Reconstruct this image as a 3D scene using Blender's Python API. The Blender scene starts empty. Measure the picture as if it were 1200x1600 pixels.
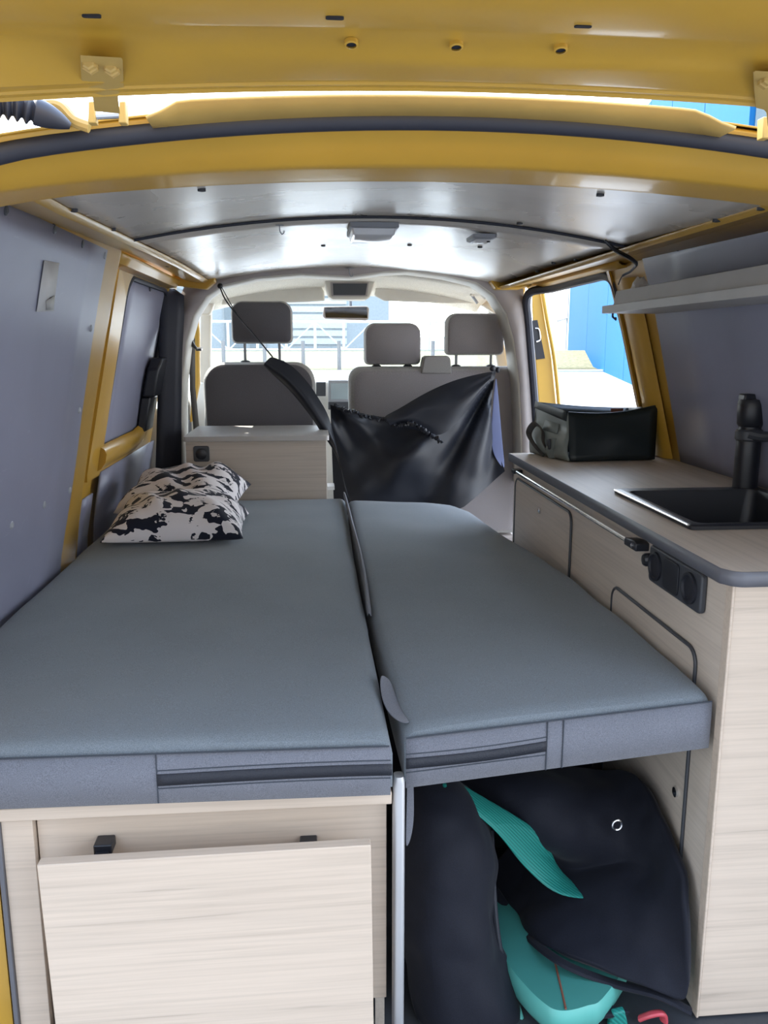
import bpy, bmesh, math, random
from mathutils import Vector, Matrix, noise
random.seed(7)
C = bpy.context.scene.collection
SC = bpy.context.scene
PI = math.pi
# ------------------------------------------------------------------ camera model (metres; y runs along the van, z=0 is the load floor)
F = 1300.0
CZ = 1.12
PITCH = math.atan(260 / F)
YAW = math.atan(113 / F * math.cos(PITCH))
FW = Vector((math.sin(YAW) * math.cos(PITCH), math.cos(YAW) * math.cos(PITCH), -math.sin(PITCH)))
RT = Vector((math.cos(YAW), -math.sin(YAW), 0))
UP = RT.cross(FW)
CAM = Vector((0, 0, CZ))

def at(u, v, x=None, y=None, z=None):
    """point of the place seen in direction (u, v) at a known real distance"""
    d = RT * ((u - 600) / F) + UP * ((800 - v) / F) + FW
    if x is not None: k = (x - CAM.x) / d.x
    elif y is not None: k = (y - CAM.y) / d.y
    else: k = (z - CAM.z) / d.z
    return CAM + d * k

# ------------------------------------------------------------------ mesh helpers
class MB:
    def __init__(s): s.v = []; s.f = []
    def add(s, vs, fs):
        o = len(s.v); s.v += [Vector(p) for p in vs]; s.f += [tuple(i + o for i in f) for f in fs]; return s
    def box(s, a, b):
        x0, y0, z0 = a; x1, y1, z1 = b
        return s.add([(x0,y0,z0),(x1,y0,z0),(x1,y1,z0),(x0,y1,z0),(x0,y0,z1),(x1,y0,z1),(x1,y1,z1),(x0,y1,z1)],
                     [(0,3,2,1),(4,5,6,7),(0,1,5,4),(1,2,6,5),(2,3,7,6),(3,0,4,7)])
    def prism(s, pts, d):
        """closed polygon swept by vector d"""
        n = len(pts); d = Vector(d); P = [Vector(p) for p in pts]
        return s.add(P + [p + d for p in P], [tuple(range(n))[::-1], tuple(range(n, 2*n))] + [(i, (i+1) % n, n + (i+1) % n, n + i) for i in range(n)])
    def grid(s, rows):
        n = len(rows[0]); m = len(rows)
        return s.add([p for r in rows for p in r], [(j*n+i, j*n+i+1, (j+1)*n+i+1, (j+1)*n+i) for j in range(m-1) for i in range(n-1)])
    def rings(s, rings, cap0=True, cap1=True):
        n = len(rings[0]); m = len(rings)
        fs = [(j*n+i, j*n+(i+1) % n, (j+1)*n+(i+1) % n, (j+1)*n+i) for j in range(m-1) for i in range(n)]
        if cap0: fs.append(tuple(range(n))[::-1])
        if cap1: fs.append(tuple((m-1)*n + i for i in range(n)))
        return s.add([p for r in rings for p in r], fs)
    def tube(s, path, r, n=10, flat=1.0, cap=True):
        P = [Vector(p) for p in path]; R = []
        up = None
        for i, p in enumerate(P):
            t = (P[min(i+1, len(P)-1)] - P[max(i-1, 0)]).normalized()
            if up is None: up = Vector((0,0,1)) if abs(t.z) < .9 else Vector((1,0,0))
            a = t.cross(up)
            if a.length < 1e-5: a = t.cross(Vector((0,1,0.1)))
            a.normalize(); b = a.cross(t).normalized(); up = b
            rr = r[i] if isinstance(r, (list, tuple)) else r
            R.append([p + a * (math.cos(2*PI*k/n) * rr) + b * (math.sin(2*PI*k/n) * rr * flat) for k in range(n)])
        return s.rings(R, cap, cap)
    def lathe(s, c, prof, n=24, axis='z'):
        c = Vector(c); R = []
        for r, h in prof:
            ring = []
            for k in range(n):
                a = 2*PI*k/n; p = (r*math.cos(a), r*math.sin(a), h)
                if axis == 'x': p = (h, p[0], p[1])
                if axis == 'y': p = (p[1], h, p[0])
                ring.append(c + Vector(p))
            R.append(ring)
        return s.rings(R)
    def sphere(s, c, r, n=12, m=8):
        if not isinstance(r, (tuple, list)): r = (r, r, r)
        R = [[Vector(c) + Vector((r[0]*math.sin(PI*j/m)*math.cos(2*PI*k/n), r[1]*math.sin(PI*j/m)*math.sin(2*PI*k/n), r[2]*math.cos(PI*j/m))) for k in range(n)]
             for j in range(1, m)]
        return s.rings(R)

def rrect(cx, cy, w, h, r, n=5):
    out = []
    for sx, sy, a0 in ((1,1,0),(-1,1,90),(-1,-1,180),(1,-1,270)):
        for k in range(n+1):
            a = math.radians(a0 + 90*k/n)
            out.append((cx + sx*(w/2-r) + r*math.cos(a), cy + sy*(h/2-r) + r*math.sin(a)))
    return out

def wloc(o):
    v = Vector((0,0,0))
    while o is not None:
        v += o.location; o = o.parent
    return v

def obj(name, mb, mat, parent=None, loc=None, smooth=35, bevel=0, seg=2, solid=0, sub=0, off=0.0, fix=True):
    if parent is not None: L = wloc(parent)
    elif loc is not None: L = Vector(loc)
    else:
        xs = [p.x for p in mb.v]; ys = [p.y for p in mb.v]; zs = [p.z for p in mb.v]
        L = Vector(((min(xs)+max(xs))/2, (min(ys)+max(ys))/2, min(zs)))
    me = bpy.data.meshes.new(name)
    me.from_pydata([tuple(p - L) for p in mb.v], [], mb.f)
    if fix:
        bm = bmesh.new(); bm.from_mesh(me); bmesh.ops.recalc_face_normals(bm, faces=bm.faces); bm.to_mesh(me); bm.free()
    me.materials.append(mat)
    o = bpy.data.objects.new(name, me); C.objects.link(o)
    if parent is not None: o.parent = parent
    else: o.location = L
    if smooth:
        for p in me.polygons: p.use_smooth = True
        me.set_sharp_from_angle(angle=math.radians(smooth))
    if solid:
        m = o.modifiers.new('solid', 'SOLIDIFY'); m.thickness = solid; m.offset = off
    if bevel:
        m = o.modifiers.new('bevel', 'BEVEL'); m.width = bevel; m.segments = seg; m.limit_method = 'ANGLE'; m.angle_limit = math.radians(40)
        m.harden_normals = False
    if sub:
        m = o.modifiers.new('sub', 'SUBSURF'); m.levels = sub; m.render_levels = sub
    return o

def thing(name, label, cat, loc=(0,0,0), group=None):
    o = bpy.data.objects.new(name, None); C.objects.link(o); o.location = loc
    o.empty_display_size = .05
    o['label'] = label; o['category'] = cat
    if group: o['group'] = group
    return o
def tag(o, label, cat, group=None):
    o['label'] = label; o['category'] = cat
    if group: o['group'] = group
    return o
def struct(o, label=None):
    o['kind'] = 'structure'
    if label: o['label'] = label
    return o
def catmull(pts, n=6):
    P = [Vector(p) for p in pts]; out = []
    for i in range(len(P)-1):
        a, b, c, d = P[max(i-1,0)], P[i], P[i+1], P[min(i+2, len(P)-1)]
        for k in range(n):
            t = k/n
            out.append(.5*((2*b) + (c-a)*t + (2*a-5*b+4*c-d)*t*t + (3*b-a-3*c+d)*t**3))
    out.append(P[-1]); return out
def lerpt(tab, z):
    for (a, p), (b, q) in zip(tab, tab[1:]):
        if z <= b or (b, q) == tab[-1]: return p + (q-p)*(z-a)/(b-a)

# ------------------------------------------------------------------ materials
def nmat(name):
    m = bpy.data.materials.new(name); m.use_nodes = True
    nt = m.node_tree; return m, nt, nt.nodes['Principled BSDF']
def setp(b, col=None, rough=.5, metal=0, spec=.5, coat=0, sheen=0):
    if col is not None: b.inputs['Base Color'].default_value = (*col, 1)
    b.inputs['Roughness'].default_value = rough; b.inputs['Metallic'].default_value = metal
    b.inputs['Specular IOR Level'].default_value = spec; b.inputs['Coat Weight'].default_value = coat
    b.inputs['Coat Roughness'].default_value = .08
    b.inputs['Sheen Weight'].default_value = sheen
def N(nt, t, **k):
    n = nt.nodes.new(t)
    for a, b in k.items(): setattr(n, a, b)
    return n
def coords(nt, scale):
    tc = N(nt, 'ShaderNodeTexCoord'); mp = N(nt, 'ShaderNodeMapping'); mp.inputs['Scale'].default_value = scale
    nt.links.new(tc.outputs['Object'], mp.inputs['Vector']); return mp.outputs['Vector']
def nz(nt, vec, scale, detail=3, dist=0, rough=.5):
    n = N(nt, 'ShaderNodeTexNoise'); n.inputs['Scale'].default_value = scale; n.inputs['Detail'].default_value = detail
    n.inputs['Distortion'].default_value = dist; n.inputs['Roughness'].default_value = rough
    nt.links.new(vec, n.inputs['Vector']); return n.outputs['Fac']
def ramp(nt, fac, stops, interp='LINEAR'):
    r = N(nt, 'ShaderNodeValToRGB'); r.color_ramp.interpolation = interp
    e = r.color_ramp.elements
    while len(e) < len(stops): e.new(.5)
    for i, (p, c) in enumerate(stops): e[i].position = p; e[i].color = (*c, 1)
    nt.links.new(fac, r.inputs['Fac']); return r.outputs['Color']
def mix(nt, fac, a, b, mode='MIX'):
    n = N(nt, 'ShaderNodeMix', data_type='RGBA', blend_type=mode)
    for s, val in ((n.inputs[0], fac), (n.inputs[6], a), (n.inputs[7], b)):
        if hasattr(val, 'is_linked') or hasattr(val, 'links'): nt.links.new(val, s)
        else: s.default_value = val if isinstance(val, float) else (*val, 1)
    return n.outputs[2]
def bump(nt, b, h, strength=.1, dist=.002):
    n = N(nt, 'ShaderNodeBump'); n.inputs['Strength'].default_value = strength; n.inputs['Distance'].default_value = dist
    nt.links.new(h, n.inputs['Height']); nt.links.new(n.outputs['Normal'], b.inputs['Normal'])
def plain(name, col, rough=.5, metal=0, spec=.5, coat=0, sheen=0, var=.06, bscale=0, bstr=.1):
    m, nt, b = nmat(name); setp(b, col, rough, metal, spec, coat, sheen)
    v = coords(nt, (1,1,1))
    f = nz(nt, v, 9, 4)
    c = ramp(nt, f, [(.3, tuple(x*(1-var) for x in col)), (.7, tuple(min(1, x*(1+var)) for x in col))])
    nt.links.new(c, b.inputs['Base Color'])
    if bscale: bump(nt, b, nz(nt, v, bscale, 2), bstr)
    return m
def wood(name, axis, base=(.55,.45,.36)):
    m, nt, b = nmat(name); setp(b, base, .45, spec=.4)
    s = [38, 38, 38]; s['xyz'.index(axis)] = 1.5
    v = coords(nt, s)
    s2 = [210, 210, 210]; s2['xyz'.index(axis)] = 3
    v2 = coords(nt, s2)
    a = nz(nt, v, 1.0, 6, 1.2, .6); fine = nz(nt, v2, 1.0, 3, .3)
    dk = tuple(x*.80 for x in base); lt = tuple(min(1, x*1.07) for x in base)
    c = ramp(nt, a, [(.28, dk), (.36, tuple(x*.97 for x in base)), (.58, lt), (.78, tuple(x*.95 for x in base))])
    c2 = ramp(nt, fine, [(.3, (.84,.83,.82)), (.55, (1,1,1))])
    c = mix(nt, .6, c, c2, 'MULTIPLY')
    nt.links.new(c, b.inputs['Base Color']); bump(nt, b, fine, .05, .001); return m
def fabric(name, col, scale=900, rough=.9, sheen=.15, blot=.1):
    m, nt, b = nmat(name); setp(b, col, rough, spec=.2, sheen=sheen)
    v = coords(nt, (1,1,1))
    a = nz(nt, v, scale, 1); l = nz(nt, v, 5, 3)
    c = ramp(nt, a, [(.35, tuple(x*.8 for x in col)), (.65, tuple(x*1.2 for x in col))])
    c = mix(nt, 1.0, c, ramp(nt, l, [(.3, (1-blot,)*3), (.7, (1.0,)*3)]), 'MULTIPLY')
    nt.links.new(c, b.inputs['Base Color']); bump(nt, b, a, .25, .0006); return m
def ply(name, col, rough=.36, spec=.5, scuff=.5):
    """film-faced lining board: fine mesh print, scuffs and dusty smears"""
    m, nt, b = nmat(name); setp(b, col, rough, spec=spec)
    v = coords(nt, (1,1,1))
    fine = nz(nt, v, 420, 1); big = nz(nt, v, 3.2, 5, .6); sc = nz(nt, coords(nt, (7,5,9)), 3.0, 9, .8, .75)
    c = ramp(nt, big, [(.3, tuple(x*.88 for x in col)), (.7, tuple(x*1.1 for x in col))])
    c = mix(nt, ramp(nt, sc, [(.60, (0,0,0)), (.85, (scuff,)*3)]), c, tuple(min(1, x*1.7+.04) for x in col))
    nt.links.new(c, b.inputs['Base Color'])
    rr = ramp(nt, big, [(.2, (rough-.02,)*3), (.8, (rough+.08,)*3)]); nt.links.new(rr, b.inputs['Roughness'])
    bump(nt, b, fine, .06, .0004); return m

M = {}
M['yellow'] = plain('ochre_paint', (.50,.285,.035), .36, spec=.5, coat=.2, var=.05)
M['yellow_dull'] = plain('ochre_underseal', (.46,.30,.085), .5, var=.12, bscale=40, bstr=.1)
M['ply'] = ply('lining_board', (.245,.252,.335))
M['ply_ceiling'] = ply('ceiling_board', (.66,.605,.525), .24, .6, .04)
M['wood_x'] = wood('oak_laminate_x', 'x')
M['wood_y'] = wood('oak_laminate_y', 'y', (.56,.48,.40))
M['wood_grey'] = wood('grey_oak_laminate', 'x', (.50,.435,.37))
M['edge'] = plain('edge_band', (.12,.12,.135), .4)
M['edge_pale'] = plain('pale_edge', (.44,.42,.40), .5)
M['mat'] = fabric('mattress_fabric', (.17,.195,.218))
M['mat_b'] = fabric('mattress_border_fabric', (.155,.160,.186))
M['zip'] = plain('zip_tape', (.012,.014,.022), .6, bscale=600, bstr=.5)
M['thread'] = plain('seam_thread', (.035,.042,.055), .8)
M['seat'] = fabric('seat_back_cloth', (.125,.118,.128), 500, .85)
M['seat_lit'] = fabric('seat_back_cloth_lit', (.30,.275,.28), 500, .85)  # seat cloth lightened for the bench: side door light put into the colour
M['seat_edge'] = fabric('seat_bolster_cloth', (.33,.315,.30), 500, .85)
M['beige'] = plain('beige_trim', (.58,.55,.49), .6, bscale=300, bstr=.1)
M['mauve'] = plain('pillar_trim', (.36,.32,.305), .65, bscale=300, bstr=.1)
M['headliner'] = fabric('headliner_cloth', (.62,.59,.52), 300, .95)
M['black'] = plain('black_plastic', (.012,.013,.018), .38)
M['matteblack'] = plain('matte_black', (.009,.010,.016), .6)
M['rubber'] = plain('black_rubber', (.018,.020,.032), .55, bscale=60, bstr=.15)
M['dgrey'] = plain('dark_grey_plastic', (.045,.048,.056), .45)
M['nylon'] = plain('black_nylon', (.012,.014,.021), .42, spec=.35, bscale=14, bstr=.25)
M['nylon_in'] = plain('blue_nylon_lining', (.05,.065,.15), .5)
M['canvas'] = fabric('black_bag_cloth', (.0075,.0085,.015), 700, .7, .05)
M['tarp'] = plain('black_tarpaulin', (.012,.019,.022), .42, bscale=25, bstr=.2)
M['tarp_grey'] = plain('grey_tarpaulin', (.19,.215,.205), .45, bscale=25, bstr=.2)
M['web'] = plain('grey_webbing', (.075,.07,.068), .8, bscale=500, bstr=.5)
M['chrome'] = plain('chrome', (.75,.75,.76), .18, 1)
M['alu'] = plain('brushed_aluminium', (.50,.50,.51), .42, .6)
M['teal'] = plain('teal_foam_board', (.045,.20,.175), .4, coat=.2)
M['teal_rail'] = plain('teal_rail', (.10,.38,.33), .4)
M['white'] = plain('white_plastic', (.80,.80,.79), .18)
M['shelf'] = plain('grey_white_laminate', (.44,.43,.41), .5, bscale=90, bstr=.1)
M['red'] = plain('pink_red_plastic', (.55,.07,.09), .4)
M['navy'] = plain('navy_cloth', (.02,.09,.20), .7)
M['brown'] = plain('brown_leather', (.18,.065,.04), .6)
M['tape'] = plain('white_tape', (.62,.61,.60), .55)
M['floor'] = plain('dark_floor_vinyl', (.04,.043,.05), .5, bscale=200, bstr=.2)
M['steel'] = plain('grey_painted_steel', (.30,.31,.33), .5)

def glass(name, tint=(.93,.97,.96)):
    m, nt, b = nmat(name); nt.nodes.remove(b)
    out = nt.nodes['Material Output']
    t = N(nt, 'ShaderNodeBsdfTransparent'); t.inputs[0].default_value = (*tint, 1)
    g = N(nt, 'ShaderNodeBsdfGlossy'); g.inputs['Roughness'].default_value = .02
    lw = N(nt, 'ShaderNodeLayerWeight'); lw.inputs[0].default_value = .5
    pw = N(nt, 'ShaderNodeMath', operation='POWER'); nt.links.new(lw.outputs['Facing'], pw.inputs[0]); pw.inputs[1].default_value = 5
    fr = N(nt, 'ShaderNodeMath', operation='MULTIPLY_ADD'); nt.links.new(pw.outputs[0], fr.inputs[0]); fr.inputs[1].default_value = .85; fr.inputs[2].default_value = .05
    mx = N(nt, 'ShaderNodeMixShader')
    nt.links.new(fr.outputs[0], mx.inputs[0]); nt.links.new(t.outputs[0], mx.inputs[1]); nt.links.new(g.outputs[0], mx.inputs[2])
    nt.links.new(mx.outputs[0], out.inputs[0]); return m
M['glass'] = glass('clear_glass')
def film():
    m, nt, b = nmat('clear_plastic'); setp(b, (.75,.76,.76), .2); t = N(nt, 'ShaderNodeBsdfTransparent'); mx = N(nt, 'ShaderNodeMixShader'); mx.inputs[0].default_value = .7
    nt.links.new(t.outputs[0], mx.inputs[1]); nt.links.new(b.outputs[0], mx.inputs[2]); nt.links.new(mx.outputs[0], nt.nodes['Material Output'].inputs[0]); return m
M['clear'] = film()
def pillow_mat():
    m, nt, b = nmat('brush_print_cotton'); setp(b, (.6,.57,.57), .85, spec=.2, sheen=.1)
    v = coords(nt, (1,1,1))
    w = N(nt, 'ShaderNodeMapping'); w.inputs['Rotation'].default_value = (0,.2,.5); w.inputs['Scale'].default_value = (1,2.1,1.2)
    nt.links.new(v, w.inputs['Vector'])
    vo = N(nt, 'ShaderNodeTexVoronoi'); vo.inputs['Scale'].default_value = 22; vo.inputs['Randomness'].default_value = 1
    d = N(nt, 'ShaderNodeTexNoise'); d.inputs['Scale'].default_value = 9; d.inputs['Detail'].default_value = 3
    nt.links.new(w.outputs[0], d.inputs['Vector'])
    add = N(nt, 'ShaderNodeMixRGB', blend_type='ADD'); add.inputs[0].default_value = .16
    nt.links.new(w.outputs[0], add.inputs[1]); nt.links.new(d.outputs['Color'], add.inputs[2])
    nt.links.new(add.outputs[0], vo.inputs['Vector'])
    sep = N(nt, 'ShaderNodeSeparateColor'); nt.links.new(vo.outputs['Color'], sep.inputs[0])
    br = nz(nt, coords(nt, (60,260,160)), 1, 3, .5)
    ad = N(nt, 'ShaderNodeMath', operation='MULTIPLY_ADD'); nt.links.new(br, ad.inputs[0]); ad.inputs[1].default_value = .35
    nt.links.new(sep.outputs[0], ad.inputs[2])
    n2 = nz(nt, v, 26, 2, 1.5)
    ad2 = N(nt, 'ShaderNodeMath', operation='MULTIPLY_ADD'); nt.links.new(n2, ad2.inputs[0]); ad2.inputs[1].default_value = .6
    nt.links.new(ad.outputs[0], ad2.inputs[2])
    c = ramp(nt, ad2.outputs[0], [(0, (.012,.014,.026)), (.93, (.70,.66,.665))], 'CONSTANT')
    nt.links.new(c, b.inputs['Base Color']); bump(nt, b, nz(nt, v, 500, 1), .15, .0005); return m
M['pillow'] = pillow_mat()
def ribbed(name, col):
    m, nt, b = nmat(name); setp(b, col, .6)
    w = N(nt, 'ShaderNodeTexWave'); w.inputs['Scale'].default_value = 70; w.bands_direction = 'DIAGONAL'
    nt.links.new(coords(nt, (1,1,1)), w.inputs['Vector'])
    c = ramp(nt, w.outputs['Fac'], [(.2, tuple(x*.75 for x in col)), (.7, tuple(x*1.1 for x in col))])
    nt.links.new(c, b.inputs['Base Color']); bump(nt, b, w.outputs['Fac'], .4, .001); return m
M['teal_lining'] = ribbed('ribbed_teal_lining', (.008,.20,.165))
M['concrete'] = plain('pale_concrete', (.62,.61,.58), .9, var=.08)
M['asphalt'] = plain('grey_asphalt', (.13,.13,.13), .9, var=.15)
M['verge'] = plain('dry_grass_verge', (.15,.14,.07), .95, var=.3)
M['postgrey'] = plain('grey_post', (.12,.12,.12), .8)
M['bluewall'] = plain('blue_metal_cladding', (.005,.092,.25), .7, spec=.15, var=.04)
M['whitewall'] = plain('white_render', (.72,.74,.76), .7)
M['greywall'] = plain('grey_blue_cladding', (.34,.39,.40), .6)
M['slat'] = plain('pale_cladding', (.62,.66,.66), .6)
M['darkglass'] = plain('dark_window_glass', (.16,.21,.23), .3)
M['mirror'] = plain('mirror_glass', (.35,.36,.38), .04, 1, var=.01)
M['screen'] = plain('grey_screen', (.30,.36,.38), .15)

# ------------------------------------------------------------------ van shell
XL = [(-.2,-.70),(0,-.69),(.575,-.650),(.95,-.577),(1.345,-.485),(1.5,-.44)]
XR = [(-.2,1.09),(0,1.085),(.78,1.065),(.95,1.02),(1.2,.952),(1.37,.895),(1.5,.85)]
xl = lambda z: lerpt(XL, z)
xr = lambda z: lerpt(XR, z)
CX = .165
def ceilz(x, y=2.0): return 1.402 + .020*max(0, min(1, (y-1.5)/1.2)) - .18*(x-CX)**2
def zs(a, b, n): return [a + (b-a)*i/n for i in range(n+1)]

floor = obj('floor', MB().box((-.70,.98,-.03),(1.09,4.6,0)), M['floor']); struct(floor)
# roof skin
roofrows = [[(x, y, ceilz(x)+dz) for x in zs(-.52,.92,18)] for y, dz in ((.905,-.047),(.95,-.034),(1.0,-.022),(1.2,.008),(1.6,.03),(3,.05),(3.6,.05),(4.25,.04))]
struct(obj('roof', MB().grid(roofrows), M['yellow'], solid=.002, off=0))
# ceiling lining: rear board and front board
ceil = bpy.data.objects.new('ceiling', None); C.objects.link(ceil); struct(ceil)
def cboard(y0, y1, name, mat):
    def sg(x): return .012*((x-CX)/.57)**2
    rows = [[(x, y, ceilz(x, y)) for x in zs(-.41,.745,24)] for y in zs(y0, y1, 10)]
    return obj(name, MB().grid(rows), mat, ceil, solid=.005, off=1)
cboard(1.16, 1.985, 'rear_board', M['ply_ceiling'])
cboard(1.995, 3.44, 'front_board', M['ply_ceiling'])
# joint strip between the two boards
obj('joint_strip', MB().tube([(x,1.99,ceilz(x,1.99)-.001) for x in zs(-.41,.745,24)], .0045, 8), M['rubber'], ceil)
for (u, v) in ((315,295),(938,303),(176,357),(115,327),(70,302),(240,402),(262,415),(285,419),(505,383),(640,382),(900,405),(865,410),(840,422),(750,385),(812,348),(1120,340),(1190,318)):
    p = at(u, v, z=1.395)
    for _ in range(6): p = at(u, v, z=ceilz(p.x, p.y))
    obj('screw', MB().lathe((p.x,p.y,ceilz(p.x,p.y)-.004), [(.002,-.001),(.007,0),(.007,.005)], 12), M['dgrey'], ceil)

# left wall: yellow skin, return at the pillar
def sheet(y0, y1, fx, z0, z1, ny=4, nz_=14, dx=0.):
    return [[(fx(z)+dx, y, z) for z in zs(z0, z1, nz_)] for y in zs(y0, y1, ny)]
wl = obj('wall_left', MB().grid(sheet(1.0,2.27,xl,-.1,1.40,dx=-.005)), M['yellow'], solid=.06, off=1 )
struct(wl)
wl.modifiers['solid'].offset = 0; wl.modifiers['solid'].thickness = .004
# pillar front return + lining board
b = MB(); b.prism([(xl(z)-.006, 2.27, z) for z in zs(-.1,1.40,12)] + [(xl(z)-.075, 2.30, z) for z in zs(1.40,-.1,12)], (0,.02,0))
struct(obj('trim_1', b, M['yellow'], smooth=0))
def panel_edge(z):   # front edge of the lining board, gently wavy
    return 2.135 + .012*math.sin(z*9) - .02*max(0, .75-z)
rows = [[(xl(z), 1.22 + (panel_edge(z)-1.22)*t, z) for z in zs(.02,1.345,30)] for t in zs(0,1,6)]
pl = obj('panel_board', MB().grid(rows), M['ply'], wl, solid=.003, off=0)
def wallpt(u, v, fx, z0=.9):
    p = at(u, v, x=fx(z0))
    for _ in range(8): p = at(u, v, x=fx(p.z))
    return p
for (u, v) in ((8,327),(84,357),(128,380),(163,398),(141,512),(123,640),(108,765),(68,788),(17,820)):
    p = wallpt(u, v, xl)
    obj('screw', MB().lathe((p.x-.002,p.y,p.z), [(.010,0),(.010,.003),(.006,.006)], 14, 'x'), M['steel'] if v > 390 else M['dgrey'], wl)
# tape on the board
q = [wallpt(u, v, xl) + Vector((.004,0,0)) for u, v in ((66,407),(89,411),(80,486),(54,487))]
tp = obj('tape_strip', MB().add(q, [(0,1,2,3)]), M['tape'], solid=.001)
tag(tp, 'strip of white tape stuck on the grey left wall board', 'tape')
q = [wallpt(u, v, xl) + Vector((.0062,0,0)) for u, v in ((67,470),(80,462),(79,484),(68,484))]
obj('folded_corner', MB().add(q, [(0,1,2,3)]), M['shelf'], tp, solid=.001)

# left sliding door, seen from inside
xd = lambda z: xl(z) - .055
d1 = bpy.data.objects.new('door_1', None); C.objects.link(d1); struct(d1)
obj('door_skin', MB().grid(sheet(2.27,3.62,xd,-.1,1.385,dx=-.022)), M['yellow'], d1, solid=.01, off=0)
def dframe(pts, mat, name, th=.018, dx=0):
    P = [Vector((xd(z)+dx, y, z)) for y, z in pts]
    return obj(name, MB().prism(P, (th,0,0)), mat, d1, bevel=.004)
# frame of the window aperture (yellow), boards, seal
def door_ring(outer, inner, n):
    vs = [(xd(z)-.02, y, z) for y, z in outer] + [(xd(z)-.02, y, z) for y, z in inner]
    return vs
win = rrect(3.02, 1.045, .70, .56, .07)           # (y, z) aperture
out = []
for k, (y, z) in enumerate(win):
    a = math.atan2(z-1.045, y-3.02); s = max(abs(math.cos(a))/.50, abs(math.sin(a))/.325)
    out.append((3.0+.0 + math.cos(a)/s*1.0, 1.045 + math.sin(a)/s))
n = len(win)
b = MB()
ri = [Vector((xd(z)-.018, y, z)) for y, z in win]; rm = [Vector((xd(z)+.004, y + (.012 if y > 3.02 else -.012), z + (.010 if z > 1.045 else -.010))) for y, z in win]
ro = [Vector((xd(z)+.004, y, z)) for y, z in out]; rb = [Vector((xd(z)-.02, y, z)) for y, z in out]
b.rings([ri, rm, ro, rb], False, False)
obj('window_frame', b, M['yellow'], d1, smooth=50)
rows = [[(xd(z)-.012, y, z) for z in zs(.775,1.325,12)] for y in zs(2.66,3.52,6)]
obj('upper_board', MB().grid(rows), M['ply'], d1, solid=.006, off=0)
b = MB(); b.tube([(xd(z)-.006, y, z) for y, z in win + win[:1]], .009, 8)
obj('window_seal', b, M['rubber'], d1)
# lower rail (rounded ledge) and lower board
P = []
for (dx, z) in ((0,.815),(.018,.805),(.026,.79),(.026,.765),(.016,.745),(0,.735)):
    P.append(Vector((xd(z)+dx, 2.50, z)))
rr = MB(); 
rr.rings([[p + Vector((0,(y-2.5), lift)) for p in P] for y, lift in ((2.62,0),(2.9,0),(3.12,.0),(3.24,.012),(3.33,.045))])
obj('ledge', rr, M['yellow'], d1, smooth=60)
rows = [[(xd(z)+.006, y, z) for z in zs(.05,.730,8)] for y in zs(2.66,3.56,4)]
obj('lower_board', MB().grid(rows), M['ply'], d1, solid=.006, off=0)
rows = [[(xl(z)-.016, y, z) for z in zs(.45,.70,8)] for y in zs(2.325,2.44,2)]
obj('corner_board', MB().grid(rows), M['ply'], d1, solid=.006, off=0)
b = MB().box((xd(.95)-.0,3.30,.95),(xd(.95)+.05,3.42,1.07)); 
obj('latch_cover', MB().prism([(xd(z)+.0,y,z) for y,z in ((3.20,.93),(3.20,1.035),(3.245,1.075),(3.36,1.075),(3.36,.93))], (.045,0,0)), M['black'], d1, bevel=.008)
obj('latch_housing', MB().prism([(xd(z)-.005,y,z) for y,z in ((3.21,.80),(3.21,.93),(3.36,.93),(3.36,.80))], (.035,0,0)), M['black'], d1, bevel=.006)
rows = [[at(u0+(u1-u0)*k/3, v, y=3.33+.045*k/3) for k in range(4)] for u0,u1,v in ((246,272,452),(250,287,462),(250,287,500),(248,284,560),(246,283,640),(243,283,740),(240,283,800))]
obj('door_gasket', MB().grid(rows), M['rubber'], d1, solid=.008, off=0)
for (u,v) in ((204,425),(233,447),(260,458)):
    p = wallpt(u, v, lambda z: xd(z)-.008); obj('screw', MB().lathe((p.x,p.y,p.z-.01), [(.008,0),(.008,.004),(.004,.006)], 12, 'x'), M['dgrey'], d1)
# pale upper door channel
rows = [[(xl(z)+dx, y, z) for dx, z in ((-.05,1.335),(-.02,1.338),(-.015,1.355),(-.012,1.362))] for y in zs(2.29,3.3,6)]
struct(obj('trim_2', MB().grid(rows), M['yellow'], solid=.008, off=0))
# roof rail left: ceiling edge to wall top
rows = [[(x+max(0,min(1,(y-1.5)/.8))*.012, y, z+.020*max(0,min(1,(y-1.5)/1.2))) for x, z in ((-.40,1.346),(-.415,1.337),(-.45,1.340),(-.485,1.347),(-.51,1.36),(-.51,1.42))] for y in zs(1.12,3.32,12)]
struct(obj('trim_3', MB().grid(rows), M['yellow'], solid=.004, off=1))
# right wall
wr = obj('wall_right', MB().grid(sheet(1.0,2.56,xr,-.1,1.42,dx=.006)), M['yellow'], solid=.004, off=0); struct(wr)
def redge(z): return 2.285 + .03*(1.37-z)/.57
rows = [[(xr(z), 1.15 + (redge(z)-1.15)*t, z) for z in zs(.79,1.37,18)] for t in zs(0,1,5)]
obj('panel_board', MB().grid(rows), M['ply'], wr, solid=.003, off=0)
for (u, v) in ((1059,386),(1132,368)):
    p = wallpt(u, v, xr); obj('screw', MB().lathe((p.x+.002,p.y,p.z), [(.006,-.006),(.010,-.003),(.010,0)], 14, 'x'), M['dgrey'], wr)
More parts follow.
